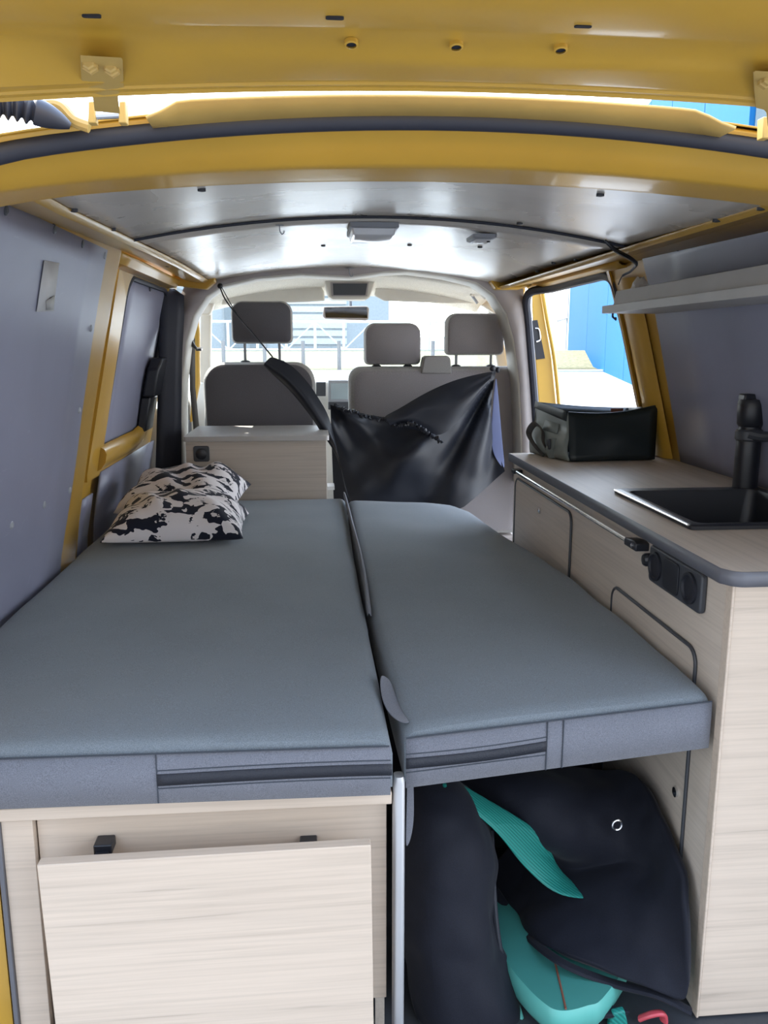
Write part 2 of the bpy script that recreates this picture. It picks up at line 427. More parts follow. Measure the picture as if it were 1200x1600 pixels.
# pillar return, forward of the board, and the padded strip
b = MB(); b.prism([(xr(z)-.004, 2.55, z) for z in zs(-.1,1.42,12)] + [(xr(z)+.08, 2.57, z) for z in zs(1.42,-.1,12)], (0,.02,0))
struct(obj('trim_4', b, M['yellow'], smooth=0))
rows = [[(xr(z)-dx, y, z) for z in zs(.79,1.31,12)] for y, dx in ((2.37,.0),(2.385,.018),(2.47,.022),(2.50,.0))]
struct(obj('trim_5', MB().grid(rows), M['yellow'], smooth=50))
rows = [[(x, y, z) for x, z in ((.735,1.347),(.75,1.340),(.80,1.352),(.865,1.362),(.893,1.372),(.91,1.44))] for y in zs(1.12,3.32,12)]
struct(obj('trim_6', MB().grid(rows), M['yellow'], solid=.004, off=1))
# right door header over the opening + seal
rows = [[(xr(z)+dx, y, z) for dx, z in ((-.012,1.372),(-.018,1.352),(-.010,1.345),(.03,1.343))] for y in zs(2.42,3.45,6)]
struct(obj('trim_7', MB().grid(rows), M['yellow'], solid=.006, off=0))
b = MB(); b.tube(catmull([at(838,800,y=3.40),at(840,720,y=3.40),at(836,640,y=3.40),at(830,560,y=3.40),at(825,500,y=3.40),at(823,472,y=3.39),at(830,456,y=3.34)]+[Vector((xr(z)+.012, y, z)) for y, z in ((3.2,1.335),(2.9,1.337),(2.75,1.337),(2.62,1.335),(2.565,1.31),(2.555,1.25))], 6), .017, 10)
struct(obj('trim_8', b, M['rubber']))
rows = [[at(u+du, v, y=y) for u, v in ((840,820),(839,720),(835,640),(829,560),(823,500),(820,465),(812,440))] for y, du in ((3.47,-4),(3.53,4),(3.60,2))]
struct(obj('trim_9', MB().grid(rows), M['yellow'], solid=.004, off=0))
# sill skins below the openings, cabin sides
rows = [[(xr(z)+.01, y, z) for z in zs(-.3,.0,2)] for y in (1.0,4.6)]
struct(obj('trim_10', MB().grid(rows), M['yellow'], solid=.004, off=0))

# ------------------------------------------------------------------ rear opening: header, seal, drip channel, tailgate
def sagx(x, k, c=1.0, x0=.155):
    d = abs(x-x0); return k*(x-x0)**2 + c*max(0, d-.42)**2 + 14*max(0, d-.60)**2
def strip(profile, xs, c=1.0):
    """profile: (y, z at the middle, sag k)"""
    return [[(x, y, z - sagx(x, k, c)) for (y, z, k) in profile] for x in xs]
def zc(v, y): return at(600, v, y=y).z
hx = zs(-.60,.91,40)
prof = [(.91,zc(186,.94)+.003,.17),(.935,zc(190,.935),.17),(.945,zc(200,.945),.17),(.965,zc(228,.965),.16),(.985,zc(254,.985),.14),(.992,zc(259,.992),.135),(1.002,zc(263,1.002),.13),(1.10,zc(280,1.10),.115),(1.112,zc(283,1.112),.115),(1.125,1.345,.12),(1.15,1.40,.18)]
struct(obj('trim_11', MB().grid(strip(prof, hx, .35)), M['yellow'], smooth=30, solid=.004, off=1))
b = MB()
sp = [(x, .925, zc(184,.925) - sagx(x,.18)) for x in zs(-.48,.79,40)]
sp = [(-.60,1.0,.3),(-.595,.97,.8),(-.575,.94,1.10),(-.54,.93,1.20)] + sp + [(.85,.93,1.20),(.885,.94,1.10),(.905,.97,.8),(.91,1.0,.3)]
b.tube(sp, .0112, 12)
struct(obj('trim_12', b, M['rubber']))
# drip channel lip behind the seal
xa, xb = at(228,180,y=.88).x, at(1150,200,y=.88).x
rows = []
for x in zs(xa, xb, 40):
    t = min(1, (x-xa)/.035, (xb-x)/.05); t = t*t*(3-2*t)
    top = zc(148,.88) - sagx(x,.13); low = zc(178,.915) - sagx(x,.18)
    rows.append([(x, .88, low + (top-low)*t), (x, .90, low + (top-low)*.75*t), (x, .915, low)])
struct(obj('trim_13', MB().grid(rows), M['yellow_dull'], solid=.003, off=0))
# rear corner posts
for s, x0, x1 in ((-1,-.72,-.475),(1,1.05,1.14)):
    b = MB().box((x0,1.145,-.05),(x1,1.16,.47)) if s < 0 else MB().box((x0,1.0,-.05),(x1,1.16,1.2))
    struct(obj('trim_14' if s < 0 else 'trim_15', b, M['yellow']))
b = MB().prism([(-.72,1.0,.45),(-.62,1.0,.45),(-.61,1.0,.9),(-.54,1.0,1.2),(-.48,1.0,1.30),(-.46,1.0,1.36),(-.72,1.0,1.36)], (0,.15,0))
struct(obj('trim_16', b, M['yellow']))

tg = thing('tailgate', 'raised ochre yellow tailgate over the rear opening', 'tailgate', (.155,.75,1.34))
gz = lambda v, y: zc(v, y)
gp = [(.765,gz(141,.765),.10),(.762,gz(135,.762),.10),(.750,gz(131,.750),.10),(.748,gz(126,.748),.10),(.735,gz(122,.735),.09),(.705,gz(104,.705),-.03),(.695,gz(97,.695),-.05),(.688,gz(88,.688),-.05),(.655,gz(47,.655),.04),(.640,gz(42,.640),.05),(.585,gz(-8,.585),.06),(.40,gz(-8,.585)+.035,.06),(.0,gz(-8,.585)+.13,.06),(-.45,gz(-8,.585)+.26,.06)]
gx = zs(-.50,.81,44)
inner = strip(gp, gx, .15)
outer = [[(r[0][0], r[0][1]+.004, r[0][2]+.012)] + [(p[0], p[1]+.01, p[2]+.05) for p in r[5:]] for r in inner]
obj('inner_panel', MB().grid(inner), M['yellow'], tg, smooth=24)
obj('outer_skin', MB().grid(outer), M['yellow'], tg, smooth=50)
def gate_at(u, v):
    """point on the gate's inner panel seen at (u, v)"""
    best = None
    for i in range(len(gp)-1):
        for f in zs(0,1,12):
            y = gp[i][0]+(gp[i+1][0]-gp[i][0])*f; z0 = gp[i][1]+(gp[i+1][1]-gp[i][1])*f; k = gp[i][2]+(gp[i+1][2]-gp[i][2])*f
            p = at(u, v, y=y); e = abs(p.z - (z0 - sagx(p.x, k, .15)))
            if best is None or e < best[0]: best = (e, p, Vector((0, gp[i+1][0]-gp[i][0], gp[i+1][1]-gp[i][1])).normalized())
    return best[1], best[2]
for (u, v) in ((143,23),(523,26),(911,39)):
    p, t = gate_at(u, v); nrm = Vector((1,0,0)).cross(t); nrm = nrm if nrm.z < 0 else -nrm
    ring = [p + Vector((a,0,0)) + t*b_ + nrm*.0015 for a, b_ in rrect(0,0,.0125,.0042,.0019)]
    obj('slot', MB().prism(ring, -nrm*.003), M['matteblack'], tg, smooth=0)
for (u, v) in ((549,64),(713,68),(876,73)):
    p, t = gate_at(u, v); nrm = Vector((1,0,0)).cross(t); nrm = nrm if nrm.z < 0 else -nrm
    R = [[p + Vector((math.cos(a),0,0))*r + t*(math.sin(a)*r) + nrm*h for a in zs(0,2*PI*23/24,23)] for r, h in ((.0052,0),(.0052,.003),(.0038,.0035))]
    h = obj('grommet', MB().rings(R, False, False), M['yellow'], tg)
    R = [[p + Vector((math.cos(a),0,0))*.0039 + t*(math.sin(a)*.0039) + nrm*h_ for a in zs(0,2*PI*23/24,23)] for h_ in (0,.0022)]
    obj('hole', MB().rings(R), M['matteblack'], h)
def hinge(uc, vo):
    g = bpy.data.objects.new('hinge', None); C.objects.link(g); g.parent = tg
    def q(du, v, y): return at(uc + du, v + vo, y=y)
    pts = [(-32,86),(33,90),(35,134),(28,142),(26,150),(29,176),(-10,172),(-12,150),(-16,146),(-28,143),(-30,128)]
    obj('plate', MB().prism([q(du, v, .676 + max(0,v-88)*.0015) for du, v in pts], (0,.004,0)), M['yellow_dull'], g, bevel=.001)
    for du, v in ((-16,102),(18,107)):
        p = q(du, v, .676+(v-88)*.0015)
        obj('bolt', MB().lathe(p, [(.0065,.002),(.0065,-.002),(.005,-.0025),(.005,-.006),(.0036,-.007)], 6, 'y'), M['yellow_dull'], g, smooth=20)
    for du in (-14,34):
        obj('knuckle', MB().prism([q(du+d, v, .84) for d, v in ((-5,158),(5,158),(6,192),(-6,192))], (0,.012,0)), M['yellow_dull'], g, bevel=.001)
    obj('pin', MB().tube([q(-12,181,.845), q(32,179,.845)], .0035, 10), M['chrome'], g)
hinge(157,0); hinge(1212,24)
# cable bellows beside the left hinge
b = MB(); a0 = at(-40,160,y=.86); a1 = at(110,197,y=.885); path = []; rad = []
for i in range(61):
    t = i/60; path.append(a0.lerp(a1, t) + Vector((0,0,.006*math.sin(t*PI))))
    rad.append((.0115 + .0025*math.sin(t*60)) if t < .62 else .0125*(1-((t-.62)/.38)**2*.75))
b.tube(path, rad, 14)
cb = obj('cable_bellows', b, M['rubber']); tag(cb, 'black corrugated rubber cable bellows beside the left tailgate hinge', 'cable boot')
b = MB(); P = [at(52,178,y=.895), at(75,165,y=.895), at(95,168,y=.895), at(115,188,y=.895), at(140,198,y=.895)]
b.tube(catmull(P,6), .006, 10)
obj('grommet_seat', b, M['yellow_dull'], cb)

# ------------------------------------------------------------------ beds
def slab(fl, fr, ff, fb, zt, zb, r=.018, puff=.006, ns=26, nt_=40, wob=.0):
    """cushion: left/right x as functions of t, front/back y as functions of s; rounded edges. returns (top+bottom mesh, point fn)"""
    def pars(n):
        e = [0,.004,.010,.018,.03]
        return e + [ .03 + .94*i/n for i in range(1,n)] + [1-x for x in e[::-1]]
    S = pars(ns); T = pars(nt_)
    def P(s, t):
        yf = ff(s); yb = fb(s); y = yf + (yb-yf)*t
        return fl(t) + (fr(t)-fl(t))*s, y
    def pt(s, t, side):
        x, y = P(s, t); w = fr(t)-fl(t); l = fb(s)-ff(s)
        ds = min(s, 1-s)*w; dt = min(t, 1-t)*l
        def rd(d): return 0 if d >= r else r - math.sqrt(max(0, r*r-(r-d)**2))
        # corner falloff
        drop = min(r, rd(ds)+rd(dt))
        pf = puff*min(1, ds/.10)*min(1, dt/.10)
        z = (zt(s,t) - drop + pf + wob*noise.noise((x*5,y*5,1))) if side > 0 else (zb(s,t) + drop*.6)
        return Vector((x, y, z))
    b = MB()
    b.grid([[pt(s,t,1) for s in S] for t in T])
    b.grid([[pt(s,t,-1) for s in S] for t in T])
    def side(param):
        top = [pt(s,t,1) for s,t in param]; bot = [pt(s,t,-1) for s,t in param]
        b.grid([bot, [a.lerp(c,.5) + nrm*0 for a,c,nrm in zip(bot, top, [Vector((0,0,0))]*len(top))], top])
    side([(s,0) for s in S]); side([(s,1) for s in S]); side([(0,t) for t in T]); side([(1,t) for t in T])
    return b, pt
def weld(o):
    bm = bmesh.new(); bm.from_mesh(o.data); bmesh.ops.remove_doubles(bm, verts=bm.verts, dist=1e-5)
    bmesh.ops.recalc_face_normals(bm, faces=bm.faces); bm.to_mesh(o.data); bm.free()
    for p in o.data.polygons: p.use_smooth = True

ml = thing('mattress', 'wide grey foam mattress on the left bed cabinet', 'mattress', (-.27,1.11,.475), 'grey mattress halves of the bed')
zbL = .477
b, pt = slab(lambda t: -.640+.0*t, lambda t: .106 - .006*math.sin(t*PI) + .01*t, lambda s: 1.112 - .012*s, lambda s: 3.0, lambda s,t: .573, lambda s,t: zbL, r=.026, puff=.006, wob=.004)
o = obj('cushion', b, M['mat'], ml); weld(o)
def fy(x): return 1.112 - .012*(x+.64)/.746
def frontstrip(x0, x1, za, zb_, dy, parent, name, mat, fyf, n=24):
    rows = [[(x, fyf(x)-dy, za(x)) for x in zs(x0,x1,n)], [(x, fyf(x)-dy-.0008, (za(x)+zb_(x))/2) for x in zs(x0,x1,n)], [(x, fyf(x)-dy, zb_(x)) for x in zs(x0,x1,n)]]
    return obj(name, MB().grid(rows), mat, parent, solid=.002, off=0)
frontstrip(-.636, .103, lambda x: zbL+.004, lambda x: .557, .0012, ml, 'front_border', M['mat_b'], fy)
frontstrip(-.228, .105, lambda x: .510+.004*math.sin((x+.2)*7), lambda x: .527+.004*math.sin((x+.2)*7), .004, ml, 'zipper', M['zip'], fy)
b = MB()
b.tube([(x, fy(x)-.003, .558) for x in zs(-.63,.101,12)], .0011, 6)
b.tube([(x, fy(x)-.003, .5325+.004*math.sin((x+.2)*7)) for x in zs(-.228,.103,12)], .0009, 6)
b.tube([(x, fy(x)-.003, .505+.004*math.sin((x+.2)*7)) for x in zs(-.228,.103,12)], .0009, 6)
b.tube([(-.228, fy(-.228)-.003, z) for z in zs(.482,.556,4)], .0009, 6)
obj('stitch_seam', b, M['thread'], ml)

mr = thing('mattress', 'narrow grey foam mattress with cut corner beside the kitchen cabinet', 'mattress', (.37,1.15,.48), 'grey mattress halves of the bed')
rx = [(0,.623),(.07,.623),(.25,.623),(.42,.615),(.55,.590),(.68,.560),(.80,.540),(.92,.528),(1,.49)]
def rfr(t): return lerpt(rx, t)
ztR = lambda s,t: .570 + .012*s*(1-t) + .006*t
zbR = lambda s,t: .474 + .012*s
b, pt = slab(lambda t: .126 - .008*math.sin(t*PI) - .006*t, rfr, lambda s: 1.122 + .062*s, lambda s: 2.94 - .12*s*s, ztR, zbR, r=.022, puff=.007, wob=.005)
o = obj('cushion', b, M['mat'], mr); weld(o)
fyr = lambda x: 1.122 + .062*(x-.126)/.502
sx = lambda x: (x-.126)/.502
frontstrip(.128,.621, lambda x: .478+.012*sx(x), lambda x: .557+.012*sx(x), .0012, mr, 'front_border', M['mat_b'], fyr)
frontstrip(.128,.345, lambda x: .510+.012*sx(x)-.003*math.sin((x-.128)*14), lambda x: .526+.012*sx(x)-.003*math.sin((x-.128)*14), .004, mr, 'zipper', M['zip'], fyr)
b = MB()
b.tube([(x, fyr(x)-.003, .558+.012*sx(x)) for x in zs(.128,.620,12)], .0011, 6)
b.tube([(x, fyr(x)-.003, .5325+.012*sx(x)-.003*math.sin((x-.128)*14)) for x in zs(.128,.345,10)], .0009, 6)
b.tube([(x, fyr(x)-.003, .503+.012*sx(x)) for x in zs(.128,.345,10)], .0009, 6)
for x in (.346,.372): b.tube([(x, fyr(x)-.0035, z+.012*sx(x)) for z in zs(.478,.556,4)], .0010, 6)
obj('stitch_seam', b, M['thread'], mr)
# loose flaps of cover cloth in the gap
fl = [[at(594,1052,y=1.30)+Vector((0,0,.0)), at(593,1075,y=1.26), at(598,1100,y=1.22), at(610,1120,y=1.18), at(628,1130,y=1.14)],
      [at(602,1056,y=1.31), at(606,1080,y=1.265), at(612,1100,y=1.225), at(622,1118,y=1.185), at(636,1130,y=1.145)],
      [at(610,1062,y=1.32), at(618,1085,y=1.27), at(626,1103,y=1.23), at(634,1118,y=1.19), at(642,1130,y=1.15)]]
obj('cover_flap', MB().grid(fl), M['mat_b'], mr, solid=.003, sub=2)
tr = []
for i, (u, v, w) in enumerate(((533,768,5),(538,785,7),(545,815,6),(555,850,7),(563,885,6),(568,925,5),(572,960,3))):
    p = at(u+4, v, z=.592 - .003*i)
    tr.append([p + Vector((-.002,0,-.016)), p + Vector((-.001,0,-.002+.0008*w)), p + Vector((.003,0,-.003+.0008*w)), p+Vector((.008,0,-.016))])
obj('seam_ridge', MB().grid(tr), M['mat_b'], mr, solid=.003, sub=2)

# pillows
def pillow(cx, cy, w, d, h, zb, rot, lean, seed, label):
    b = MB(); n = 44; top = []; bot = []
    for j in range(n+1):
        rt_ = []; rb_ = []
        for i in range(n+1):
            s = -1+2*i/n; t = -1+2*j/n
            k = max(0, (1-abs(s)**3.2))*max(0, (1-abs(t)**3.2)); k = k**.5
            pin = 1 - .07*(1-abs(s)**2)*0 - .05*(s*s*(1-t*t)*0) 
            X = s*w/2*(1-.06*(1-t*t)*abs(s)); Y = t*d/2*(1-.06*(1-s*s)*abs(t))
            q = Vector((X*6+seed, Y*6, seed*3.1))
            wr = .020*noise.noise(q) + .011*noise.noise(q*2.3) + .007*math.sin(X*46+Y*30+4*noise.noise(q))
            H = h*k + wr*min(1, k*1.6)
            ca, sa = math.cos(rot), math.sin(rot)
            x = cx + X*ca - Y*sa; y = cy + X*sa + Y*ca
            base = zb + max(0, lean*(t+1)/2) + .012*(1-k)
            rt_.append((x, y, base + H)); rb_.append((x, y, base - .006*k if lean == 0 else base - .02*k))
        top.append(rt_); bot.append(rb_)
    b.grid(top); b.grid(bot)
    o = obj('pillow', b, M['pillow']); weld(o)
    for e in (): pass
    tag(o, label, 'pillow', 'black and white pillows on the bed')
    return o
pillow(-.395, 2.44, .385, .36, .112, .584, .03, 0, 1.3, 'front black and white brush-print pillow lying flat on the left mattress')
pillow(-.428, 2.78, .385, .30, .105, .586, -.12, .045, 5.7, 'rear black and white brush-print pillow propped behind the other one')

# bed cabinet
bc = thing('bed_cabinet', 'pale oak bed cabinet under the left mattress', 'cabinet', (-.2,1.12,0))
obj('top_board', MB().box((-.62,1.118,.454),(.107,2.98,.474)), M['wood_x'], bc, bevel=.0015)
obj('side_stile', MB().box((-.457,1.128,.005),(-.413,1.146,.4535)), M['wood_x'], bc, bevel=.001)
obj('edge_trim', MB().box((-.464,1.122,.005),(-.457,1.15,.4535)), M['edge'], bc, bevel=.001)
obj('front_panel', MB().box((-.411,1.140,.105),(.101,1.156,.449)), M['wood_x'], bc, bevel=.001)
obj('side_panel', MB().box((.085,1.165,.005),(.100,2.96,.4535)), M['wood_y'], bc)
obj('back_panel', MB().box((-.62,2.95,.005),(.08,2.965,.4535)), M['wood_x'], bc)
b = MB(); pz = rrect(.118,1.128,.018,.024,.007,4)
b.rings([[(x,y,z) for x,y in pz] for z in (.002,.488)] + [[(.118+(x-.118)*.8,1.128+(y-1.128)*.8,.496) for x,y in pz]])
o = obj('support_post', b, M['alu']); tag(o, 'aluminium support post with rounded top between the mattress halves', 'post')
obj('top_rail', MB().box((-.412,1.136,.4495),(.104,1.146,.4535)), M['edge_pale'], bc)
for u in (163,483):
    p = at(u, 1320, y=1.12)
    k = obj('clip', MB().box((p.x-.014,1.112,p.z-.012),(p.x+.012,1.1395,p.z+.004)), M['black'], bc, bevel=.002)
    obj('clip_tab', MB().box((p.x-.010,1.090,p.z-.012),(p.x+.008,1.112,p.z-.005)), M['black'], k, bevel=.001)
# hanging table board
tb = MB().box((-.230,-.009,-.395),(.230,.009,0))
o = obj('tabletop', tb, M['wood_x'], loc=(0,0,0), bevel=.0015)
o.location = (-.158,1.070,.4235); o.rotation_euler = (math.radians(1.5),math.radians(-.7),0)
tag(o, 'pale oak folding tabletop hung on the front of the bed cabinet', 'table top')
obj('navy_cloth', MB(), M['navy']) if False else None
nb = MB().sphere((.063,1.19,.047),(.020,.026,.045),14,10)
o = obj('cloth_bundle', nb, M['navy']); tag(o, 'blue cloth bundle on the floor behind the tabletop', 'cloth')

# front box with socket
bx = thing('storage_box', 'grey oak box cabinet behind the left seat at the bed head', 'cabinet', (-.2,3.2,0))
obj('front_panel', MB().box((-.455,3.012,.0),(.047,3.03,.783)), M['wood_grey'], bx, bevel=.001)
obj('side_panel', MB().box((.031,3.0305,.0),(.047,3.40,.783)), M['wood_grey'], bx)
obj('side_panel', MB().box((-.455,3.0305,.0),(-.439,3.40,.783)), M['wood_grey'], bx)
P = [(x,y,.784) for x,y in rrect(-.202,3.205,.518,.41,.012)]
obj('lid', MB().prism(P, (0,0,.018)), M['edge_pale'], bx, bevel=.001)
q = at(315,709,y=3.01)
s_ = obj('socket', MB().prism([(x,3.0115,z) for x,z in rrect(q.x,q.z,.056,.056,.008)], (0,-.008,0)), M['dgrey'], bx, bevel=.001)
obj('socket_lid', MB().lathe((q.x,3.0034,q.z), [(.020,0),(.020,-.004),(.016,-.006)], 24, 'y'), M['black'], s_)
o = obj('runner', MB().box((.049,3.02,.60),(.075,3.10,.612)), M['white'], bx)

# ------------------------------------------------------------------ kitchen cabinet (right)
kc = thing('kitchen_cabinet', 'pale oak kitchen cabinet along the right wall', 'cabinet', (.85,1.85,0))
obj('rear_panel', MB().box((.634,1.166,.004),(1.06,1.184,.766)), M['wood_x'], kc, bevel=.001)
obj('front_panel', MB().box((.632,1.1845,.004),(.648,2.56,.766)), M['wood_y'], kc)
obj('end_panel', MB().box((.6485,2.543,.004),(1.05,2.56,.766)), M['wood_y'], kc)
obj('corner_trim', MB().box((.629,1.163,.004),(.6335,1.184,.766)), M['wood_x'], kc, bevel=.0015)
def kdoor(y0, y1, z0, z1, ky, kz):
    R = rrect((y0+y1)/2, (z0+z1)/2, y1-y0, z1-z0, .028)
    d = obj('door', MB().prism([(.6315,y,z) for y,z in R], (-.003,0,0)), M['wood_y'], kc, bevel=.001)
    b = MB(); b.tube([(.629,y,z) for y,z in R+R[:1]], .0034, 8); obj('door_edge', b, M['dgrey'], d)
    obj('door_knob', MB().lathe((.6285,ky,kz), [(.009,0),(.009,-.004),(.004,-.006)], 16, 'x'), M['chrome'], d)
kdoor(1.955,2.525,.33,.716,2.235,.668)
kdoor(1.262,1.655,.10,.622,1.295,.347)
b = MB(); b.tube([(.612,1.53,.744),(.612,2.47,.744)], .005, 10)
rl = obj('rail', b, M['chrome'], kc)
obj('rail_end', MB().prism([(.6045,y,z) for y,z in ((1.485,.737),(1.485,.752),(1.50,.756),(1.545,.751),(1.545,.737))], (.027,0,0)), M['black'], rl, bevel=.002)
obj('rail_end', MB().prism([(.6045,y,z) for y,z in ((2.455,.738),(2.455,.750),(2.49,.750),(2.49,.738))], (.027,0,0)), M['black'], rl, bevel=.002)
obj('rail_screw', MB().lathe((.6045,1.503,.745), [(.004,0),(.004,-.002),(.002,-.003)], 10, 'x'), M['chrome'], rl)
sp_ = obj('socket_panel', MB().prism([(.6315,y,z) for y,z in rrect(1.352,.724,.212,.068,.009)], (-.011,0,0)), M['dgrey'], kc, bevel=.003)
for y in (1.425,1.285):
    s1 = obj('socket', MB().lathe((.6202,y,.724), [(.027,0),(.027,-.004),(.022,-.005),(.020,-.001)], 24, 'x'), M['matteblack'], sp_)
obj('socket_plate', MB().prism([(.6202,y,z) for y,z in rrect(1.358,.724,.062,.056,.008)], (-.0025,0,0)), M['black'], sp_, bevel=.0008)
obj('dial_knob', MB().lathe((.6315,1.477,.723), [(.013,0),(.013,-.009),(.010,-.014),(.0,-.015)], 12, 'x'), M['black'], kc, smooth=20)
# worktop with a cut-out for the sink
wt = thing('worktop', 'pale oak worktop with dark edge band on the kitchen cabinet', 'worktop', (.84,1.85,.768))
Z0, Z1 = .7665, .789
X0, X1, Y0, Y1 = .613, 1.062, 1.148, 2.555
sx0, sx1, sy0, sy1 = .70, 1.015, 1.445, 1.815
outl = [(X0,Y1)] + [(X0 + .028 - .028*math.cos(a), Y0 + .028 - .028*math.sin(a)) for a in zs(0,PI/2,8)] + [(X1,Y0),(X1,Y1)]
b = MB()
b.prism([(x,y,Z0) for x,y in [p for p in outl if p[1] < 1.3 and p[0] < 1.0] + [(X1,Y0),(X1,sy0),(X0,sy0)]], (0,0,Z1-Z0))
b.box((X0,sy0,Z0),(sx0,sy1,Z1)); b.box((sx1,sy0,Z0),(X1,sy1,Z1)); b.box((X0,sy1,Z0),(X1,Y1,Z1))
obj('board', b, M['wood_y'], wt, smooth=0)
ed = outl[:-2] + [(X1,Y0)]
rows = [[(x,y,Z0) for x,y in ed],[(x,y,Z1) for x,y in ed]]
b = MB()
off = []
for i,(x,y) in enumerate(ed):
    off.append((x,y))
b.grid([[(x-.0015 if y > 1.17 else x, y-.0015 if x > .62 else y, Z0-.0005) for x,y in ed], [(x-.0015 if y > 1.17 else x, y-.0015 if x > .62 else y, Z1+.0004) for x,y in ed]])
obj('edge_band', b, M['edge'], wt, smooth=60, solid=.002, off=0)
# sink
sk = thing('sink', 'black square drop-in sink in the oak worktop', 'sink', (.86,1.63,.66))
def rr3(w, h, z, r, cx=.857, cy=1.63): return [(x,y,z) for x,y in rrect(cx,cy,w,h,r)]
b = MB()
b.rings([rr3(.346,.402,.7895,.012), rr3(.346,.402,.796,.012), rr3(.336,.392,.799,.010), rr3(.300,.350,.797,.02), rr3(.296,.346,.790,.02), rr3(.280,.33,.672,.035), rr3(.05,.05,.667,.02)], False, True)
obj('bowl', b, M['black'], sk, smooth=40)
obj('rim_highlight', MB().tube([(.6835,y,.797) for y in zs(1.44,1.82,4)], .0022, 8), M['chrome'], sk)  # bright strip added as the highlight along the left sink rim
obj('drain', MB().lathe((.857,1.63,.668), [(.028,0),(.028,.003),(.018,.003),(.016,.001)], 24), M['chrome'], sk)
# tap / pump bottle
tp = thing('tap', 'black tap with flip lid standing behind the sink', 'tap', (1.002,1.842,.789))
tx, ty = 1.002, 1.838
obj('body', MB().lathe((tx,ty,.7892), [(.033,0),(.033,.003),(.0275,.005),(.0275,.08),(.0265,.14),(.024,.145),(.024,.148)], 28), M['black'], tp)
hd = obj('head', MB().lathe((tx,ty,.9375), [(.025,0),(.029,.006),(.030,.03),(.031,.052),(.027,.062),(.010,.064)], 28), M['black'], tp)
obj('flip_lid', MB().prism([(tx-.026,ty-.012,.990),(tx-.024,ty-.012,1.012),(tx+.004,ty-.012,1.012),(tx+.02,ty-.012,.999)], (0,.03,0)), M['black'], hd, bevel=.003)
b = MB(); b.tube(catmull([(tx-.012,ty-.02,.922),(tx+.012,ty-.032,.917),(tx+.045,ty-.035,.92),(tx+.10,ty-.03,.925),(tx+.12,ty-.03,.90)],5), .012, 10)
obj('handle', b, M['dgrey'], tp)
obj('collar', MB().lathe((tx,ty,.905), [(.028,0),(.031,.004),(.031,.022),(.028,.026)], 24), M['dgrey'], tp)

# black tarpaulin tub on the worktop
tub = thing('storage_tub', 'black tarpaulin roll-top tub standing on the worktop', 'tub', (.86,2.45,.79))
A = Vector((.738,2.335,.7925)); Bp = Vector((.998,2.352,.7925)); Cp = Vector((.676,2.540,.7925)); Dp = Vector((.985,2.535,.7925))
At = at(888,645,y=2.40); Bt = at(1027,634,y=2.385); Ct = at(838,628,y=2.62); Dt = at(980,637,y=2.60)
def side(p0, p1, q0, q1, bulge, nn=12, sag=0):
    nrm = (p1-p0).cross(Vector((0,0,1))).normalized()
    rows = []
    for j in range(9):
        t = j/8; r = []
        for i in range(nn+1):
            s = i/nn
            p = p0.lerp(p1, s).lerp(q0.lerp(q1, s), t) + nrm*(bulge*math.sin(PI*s)*math.sin(PI*min(1,t*1.15))) + nrm*(.008*noise.noise((s*3+p0.x*9, t*3, p0.y*5))*math.sin(PI*s))
            p.z -= sag*math.sin(PI*s)*t
            r.append(p)
        rows.append(r)
    return rows
obj('front_side', MB().grid(side(A,Bp,At,Bt,.012,sag=.012)), M['tarp'], tub, solid=.003, smooth=60)
obj('back_side', MB().grid(side(Dp,Cp,Dt,Ct,.004,sag=.004)), M['tarp'], tub, solid=.003, smooth=60)
obj('inner_side', MB().grid(side(Bp,Dp,Bt,Dt,.0)), M['tarp'], tub, solid=.003, smooth=60)
# rolled end: profile bulges at the bottom and is pinched under the hem
nrm = (Cp-A).cross(Vector((0,0,1))).normalized(); nrm = nrm if nrm.x < 0 else -nrm
rows = []
for j in range(11):
    t = j/10; bul = [.0,.012,.018,.016,.008,-.002,-.008,-.008,-.002,.0,0][j]
    rows.append([A.lerp(Cp,s).lerp(At.lerp(Ct,s),t) + nrm*bul*(.4+.6*math.sin(PI*s)) for s in zs(0,1,10)])
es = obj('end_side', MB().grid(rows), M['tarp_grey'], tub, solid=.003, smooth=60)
obj('bottom', MB().add([A,Bp,Dp,Cp],[(0,1,2,3)]), M['tarp'], tub, solid=.002)
b = MB(); hem0 = [At.lerp(Ct,s)+nrm*.003 for s in zs(0,1,8)]
rows = [[p+Vector((0,0,-.034))-nrm*.003 for p in hem0],[p+Vector((0,0,-.016))+nrm*.003 for p in hem0],[p+Vector((0,0,.002)) for p in hem0],[p+Vector((0,0,-.002))-nrm*.010 for p in hem0]]
obj('rolled_hem', MB().grid(rows), M['tarp'], tub, solid=.004, smooth=60)
b = MB(); b.tube([At.lerp(Bt,s)+Vector((0,0,-.012*math.sin(PI*s)+.001)) for s in zs(0,1,10)], .0025, 8)
obj('front_hem', b, M['tarp'], tub)
def onend(s, t, o=.006): 
    j = min(9, int(t*10)); 
    return Vector(rows_end[j][int(s*10)]) + nrm*o
rows_end = []
for j in range(11):
    t = j/10; bul = [.0,.012,.018,.016,.008,-.002,-.008,-.008,-.002,.0,0][j]
    rows_end.append([A.lerp(Cp,s).lerp(At.lerp(Ct,s),t) + nrm*bul*(.4+.6*math.sin(PI*s)) for s in zs(0,1,10)])
q = [onend(.3,.5,.004),onend(.7,.5,.004),onend(.7,.7,.004),onend(.3,.7,.004)]
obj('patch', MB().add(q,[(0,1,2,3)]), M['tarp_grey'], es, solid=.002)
b = MB()
L = catmull([onend(.6,.05,.004),onend(.75,.25,.012),onend(.9,.45,.022),onend(.8,.6,.026),onend(.6,.55,.018),onend(.55,.35,.008),onend(.45,.15,.006)],6)
b.tube(L, .011, 8, .25); obj('webbing_loop', b, M['web'], tub)
